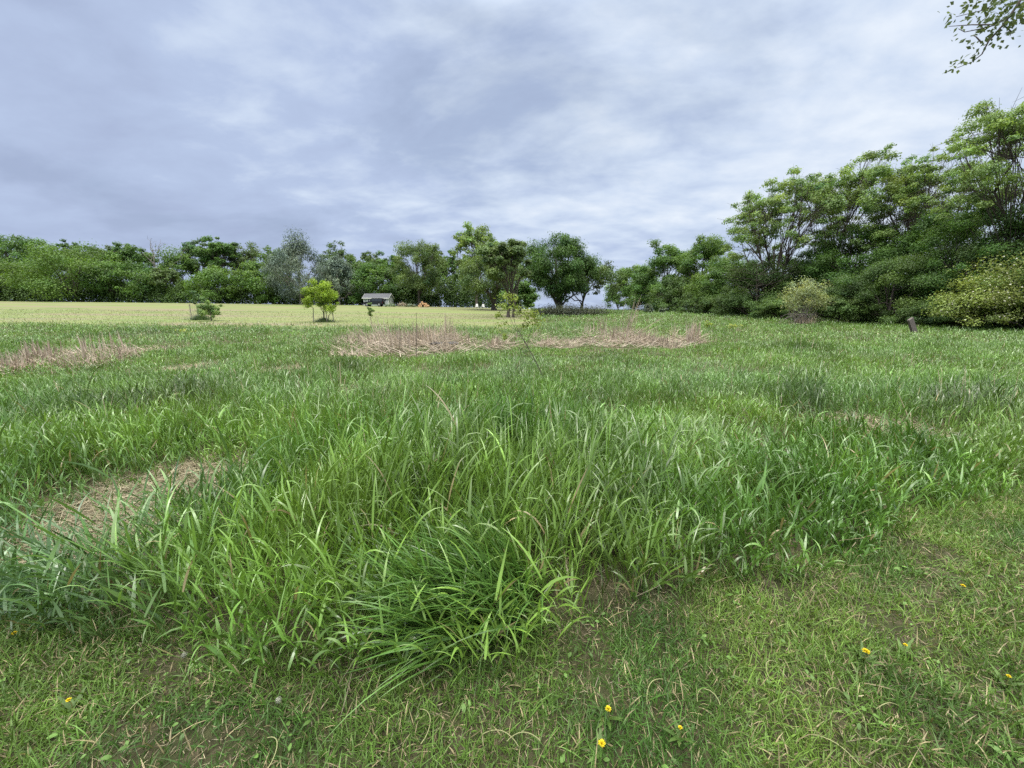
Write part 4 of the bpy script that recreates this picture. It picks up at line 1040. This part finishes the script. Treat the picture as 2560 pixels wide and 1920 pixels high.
# little yellow green weeds
def weed(px, py, w, h, label, n=26, Y=None):
    g = ground_at(px, py + h * 1.6); root = empty('yellow_weed', g, label, 'weed', 'yellow green weeds in the meadow')
    Yd = g[1]; mb = MB(); lm = MB()
    for k in range(5):
        e = at(px + rng.normal(0, w * .5), py + rng.normal(0, h * .4), Yd) - g
        tube(mb, bez(np.array([0, 0, -.03]), e * np.array([.3, .3, .6]), e, 5), .0014 + .0004 * Yd, np.array([.16, .22, .07]), 4)
        m = n // 5; p = e + rng.normal(0, .4, (m, 3)) * np.array([w, w, h * .5]) / F * Yd
        cards(lm, p, rng.normal(0, .3, (m, 3)) + np.array([0, -.2, 1]), rng.uniform(.8, 1.5, m) * (.022 + .0055 * Yd), .5, np.array([.30, .36, .05]) * np.exp(rng.normal(0, .15, (m, 1))))
    mb.build('stem', M['lawnblade'], root); lm.build('leaves', M['leaf'], root, smooth=False)
weed(2282, 960, 18, 10, 'flat topped yellow green weed beside the pale stalks at the right')
weed(2178, 1012, 14, 12, 'yellow green weed above the right hand straw patch')
weed(1833, 815, 12, 10, 'bright yellow green weed left of the pale bush', 40)
weed(1770, 812, 8, 10, 'small pale green weed right of the long dead reed bed', 26)
weed(468, 826, 16, 6, 'yellow green weed below the caged sapling', 34)

# dandelions on the path
def dandelions():
    L = [(2157, 1660, 1, 'large open yellow dandelion flower in the lower right of the path'), (1518, 1803, .8, 'yellow dandelion flower near the bottom, upper of a pair'), (1502, 1896, .9, 'orange yellow dandelion flower at the bottom edge, lower of a pair'),
         (976, 1654, .75, 'yellow dandelion under the flattened grass tuft'), (45, 1610, .7, 'yellow dandelion at the left margin of the path'), (182, 1784, .6, 'small yellow dandelion in the lower left of the path'),
         (2256, 1640, .55, 'partly hidden yellow dandelion right of the large open one'), (2400, 1488, .7, 'pale yellow dandelion on the path near the right margin'), (1697, 1848, .5, 'tiny yellow dandelion bud near the bottom, right of the pair'), (2512, 1718, .5, 'small orange dandelion low at the right margin')]
    for px, py, s, lab in L:
        g = ground_at(px, py); h = .055
        p = g + np.array([0, 0.0, 0]); root = empty('dandelion', p, lab, 'dandelion', 'yellow dandelions on the mown path')
        mb = MB(); tube(mb, [[0, 0, -.01], [.006, 0, h * .6], [0, -.002, h]], [.0022, .002, .002], np.array([.25, .27, .1]), 6); mb.build('stem', M['lawnblade'], root)
        mb = MB(); n = 90; a = rng.uniform(0, 6.28, n); t = rng.uniform(.2, 1.5, n)
        b = np.repeat(np.array([[0, -.002, h]]), n, 0)
        blades(mb, b, a, t, .1, 0.017 * s * (.55 + .45 * np.sin(t)), .005, np.array([.76, .62, .03]) * np.exp(rng.normal(0, .12, (n, 1))), nseg=2, wbase=.6, taper=2)
        mb.build('flower', M['petal'], root)
        mb = MB(); n = 7; a = rng.uniform(0, 6.28, n)
        blades(mb, np.zeros((n, 3)) + [0, 0, .005], a, rng.uniform(.7, 1.2, n), .4, rng.uniform(.05, .10, n), .018, np.array([.09, .16, .035]) * np.exp(rng.normal(0, .15, (n, 1))), nseg=4, wbase=.3)
        mb.build('leaf_rosette', M['lawnblade'], root)
    for px, py, lab in [(466, 1664, 'white dandelion seed head at the foot of the tall grass on the left'), (700, 1775, 'pale dandelion seed head lying in the lower left of the path')]:
        g = ground_at(px, py); root = empty('seed_head', g, lab, 'dandelion', 'dandelion seed heads on the path')
        mb = MB(); tube(mb, [[.02, 0, -.01], [.01, 0, .03], [0, 0, .05]], .002, np.array([.25, .27, .12]), 6); mb.build('stem', M['lawnblade'], root)
        mb = MB(); n = 160; d = rng.normal(size=(n, 3)); d /= np.linalg.norm(d, axis=1, keepdims=True)
        cards(mb, d * .011 * rng.uniform(.6, 1.25, (n, 1)) + [0, 0, .045], d, .006, .5, np.array([.42, .43, .35]) * np.exp(rng.normal(0, .2, (n, 1)))); mb.build('puff', M['petal'], root, smooth=False)
    # pale curled flower stalks left behind by the mower
    for px, py, a0, ln in [(1925, 1720, 1.7, .12), (1800, 1790, 1.2, .14), (1360, 1880, 2.6, .13), (1190, 1865, .4, .16), (1040, 1890, .6, .16), (2010, 1850, -.5, .14), (2360, 1465, 1.9, .10), (2530, 1455, .2, .16), (660, 1870, .1, .14), (300, 1830, 1.4, .12), (2180, 1795, .2, .1), (1620, 1790, 1.5, .16), (2060, 1770, .9, .09)]:
        g = ground_at(px, py); t = np.linspace(0, 1, 9); cv = rng.normal(0, 1.4)
        ang = a0 + cv * t; st = ln / 8
        p = np.stack([np.cumsum(np.cos(ang)) * st, np.cumsum(np.sin(ang)) * st, .03 + .02 * np.sin(t * 3)], 1)
        mb = MB(); tube(mb, p, np.linspace(.0021, .0014, 9), np.array([.30, .31, .15]), 5)
        o = mb.build('flower_stalk', M['straw'], origin=(0, 0, 0)); o.location = [float(v) for v in g]
        tag(o, 'pale curled dandelion stalk lying loose on the mown path', 'flower stalk', 'loose dandelion stalks on the path')
dandelions()

# ------------------------------------------------------------------ light
SUN_EL, SUN_AZ = math.radians(58), math.radians(205)      # azimuth from +Y towards +X
world = bpy.data.worlds.new('World'); SC.world = world; world.use_nodes = True
nt = world.node_tree; nt.nodes.clear()
N = nt.nodes.new; LK = nt.links.new
out = N('ShaderNodeOutputWorld')
sky = N('ShaderNodeTexSky'); sky.sky_type = 'NISHITA'; sky.sun_disc = False; sky.sun_elevation = SUN_EL; sky.sun_rotation = SUN_AZ
bg1 = N('ShaderNodeBackground'); bg1.inputs['Strength'].default_value = 0.06; LK(sky.outputs['Color'], bg1.inputs['Color'])
tc = N('ShaderNodeTexCoord'); sep = N('ShaderNodeSeparateXYZ'); LK(tc.outputs['Generated'], sep.inputs['Vector'])
def math_(op, a, b=None, c=None):
    n = N('ShaderNodeMath'); n.operation = op
    for i, v in enumerate((a, b, c)):
        if v is None: continue
        if isinstance(v, (int, float)): n.inputs[i].default_value = v
        else: LK(v, n.inputs[i])
    return n.outputs[0]
zc = math_('MAXIMUM', sep.outputs['Z'], 0.0)
den = math_('ADD', zc, 0.24)
px_ = math_('DIVIDE', sep.outputs['X'], den); py_ = math_('DIVIDE', sep.outputs['Y'], den)
cmb = N('ShaderNodeCombineXYZ'); LK(px_, cmb.inputs[0]); LK(py_, cmb.inputs[1])
def noise(scale, detail, rough, dist, rot, stretch, loc=(0, 0, 0)):
    mp = N('ShaderNodeMapping'); mp.inputs['Rotation'].default_value = (0, 0, rot); mp.inputs['Scale'].default_value = stretch; mp.inputs['Location'].default_value = loc
    LK(cmb.outputs[0], mp.inputs['Vector'])
    n = N('ShaderNodeTexNoise'); n.inputs['Scale'].default_value = scale; n.inputs['Detail'].default_value = detail; n.inputs['Roughness'].default_value = rough; n.inputs['Distortion'].default_value = dist
    LK(mp.outputs[0], n.inputs['Vector']); return n.outputs['Fac']
n1 = noise(1.1, 7, .55, .35, .5, (1, 1.25, 1), (3.1, 1.7, 0)); n2 = noise(3.6, 6, .55, .2, .3, (1, 1.5, 1), (7.7, 2.2, 0)); n3 = noise(.42, 3, .5, .2, .2, (1, 1, 1), (1.3, 5.1, 0))
mixn = math_('ADD', math_('MULTIPLY', n1, .48), math_('ADD', math_('MULTIPLY', n2, .36), math_('MULTIPLY', n3, .32)))
# the clouds thin out ahead, high on the right
dt = N('ShaderNodeVectorMath'); dt.operation = 'DOT_PRODUCT'; LK(tc.outputs['Generated'], dt.inputs[0])
dt.inputs[1].default_value = (.50, .62, .60)
glow = N('ShaderNodeMapRange'); glow.inputs['From Min'].default_value = .35; glow.inputs['From Max'].default_value = 1.0; glow.inputs['To Min'].default_value = -.10; glow.inputs['To Max'].default_value = .13
LK(dt.outputs['Value'], glow.inputs['Value'])
val = math_('ADD', mixn, glow.outputs['Result'])
rp = N('ShaderNodeValToRGB'); el = rp.color_ramp.elements
el[0].position = .40; el[0].color = (.280, .334, .472, 1); el[1].position = .80; el[1].color = (.60, .645, .70, 1)
e = el.new(.56); e.color = (.330, .398, .545, 1); e = el.new(.66); e.color = (.44, .51, .625, 1)
LK(val, rp.inputs['Fac'])
# overhead sky, out of view, boosted past a real overcast to light the scene
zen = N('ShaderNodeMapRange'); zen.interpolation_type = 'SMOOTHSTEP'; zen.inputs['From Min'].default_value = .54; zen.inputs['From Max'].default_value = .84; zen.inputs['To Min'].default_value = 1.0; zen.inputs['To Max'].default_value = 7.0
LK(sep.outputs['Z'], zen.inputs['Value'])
wh = N('ShaderNodeMix'); wh.data_type = 'RGBA'; wh.inputs['B'].default_value = (.475, .465, .44, 1); LK(rp.outputs['Color'], wh.inputs['A'])
wm = N('ShaderNodeMapRange'); wm.inputs['From Min'].default_value = .57; wm.inputs['From Max'].default_value = .70; LK(sep.outputs['Z'], wm.inputs['Value']); LK(wm.outputs['Result'], wh.inputs['Factor'])
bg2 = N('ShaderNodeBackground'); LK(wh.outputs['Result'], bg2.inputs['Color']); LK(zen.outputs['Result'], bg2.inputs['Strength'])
cov = N('ShaderNodeMapRange'); cov.inputs['From Min'].default_value = .34; cov.inputs['From Max'].default_value = .50; cov.inputs['To Min'].default_value = .80; cov.inputs['To Max'].default_value = 1.0
LK(n1, cov.inputs['Value'])
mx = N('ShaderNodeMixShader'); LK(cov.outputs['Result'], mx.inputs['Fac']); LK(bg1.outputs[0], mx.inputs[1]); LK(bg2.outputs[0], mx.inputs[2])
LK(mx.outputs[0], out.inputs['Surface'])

sl = bpy.data.lights.new('sun', 'SUN'); sl.energy = 1.2; sl.angle = math.radians(14); sl.color = (1.0, .97, .92)
so = bpy.data.objects.new('sun', sl); COL.objects.link(so)
sd = Vector((math.sin(SUN_AZ) * math.cos(SUN_EL), math.cos(SUN_AZ) * math.cos(SUN_EL), math.sin(SUN_EL)))
so.rotation_euler = (-sd).to_track_quat('-Z', 'Y').to_euler(); so.location = (0, 0, 40)

# ------------------------------------------------------------------ camera and output
cam = bpy.data.cameras.new('camera'); co = bpy.data.objects.new('camera', cam); COL.objects.link(co)
cam.sensor_fit = 'HORIZONTAL'; cam.sensor_width = 36; cam.lens = 36 * F / 2560; cam.clip_start = .05; cam.clip_end = 6000
co.location = (0, 0, EYE); co.rotation_euler = (math.pi / 2 - PITCH, 0, 0)
SC.camera = co
vs = SC.view_settings; vs.view_transform = 'Standard'; vs.look = 'None'; vs.gamma = 1; vs.exposure = 0.55; vs.use_curve_mapping = False
SC.render.engine = 'CYCLES'
SC.cycles.use_denoising = False
SC.cycles.max_bounces = 6; SC.cycles.diffuse_bounces = 3; SC.cycles.glossy_bounces = 2; SC.cycles.transmission_bounces = 3; SC.cycles.transparent_max_bounces = 4
SC.cycles.sample_clamp_indirect = 4
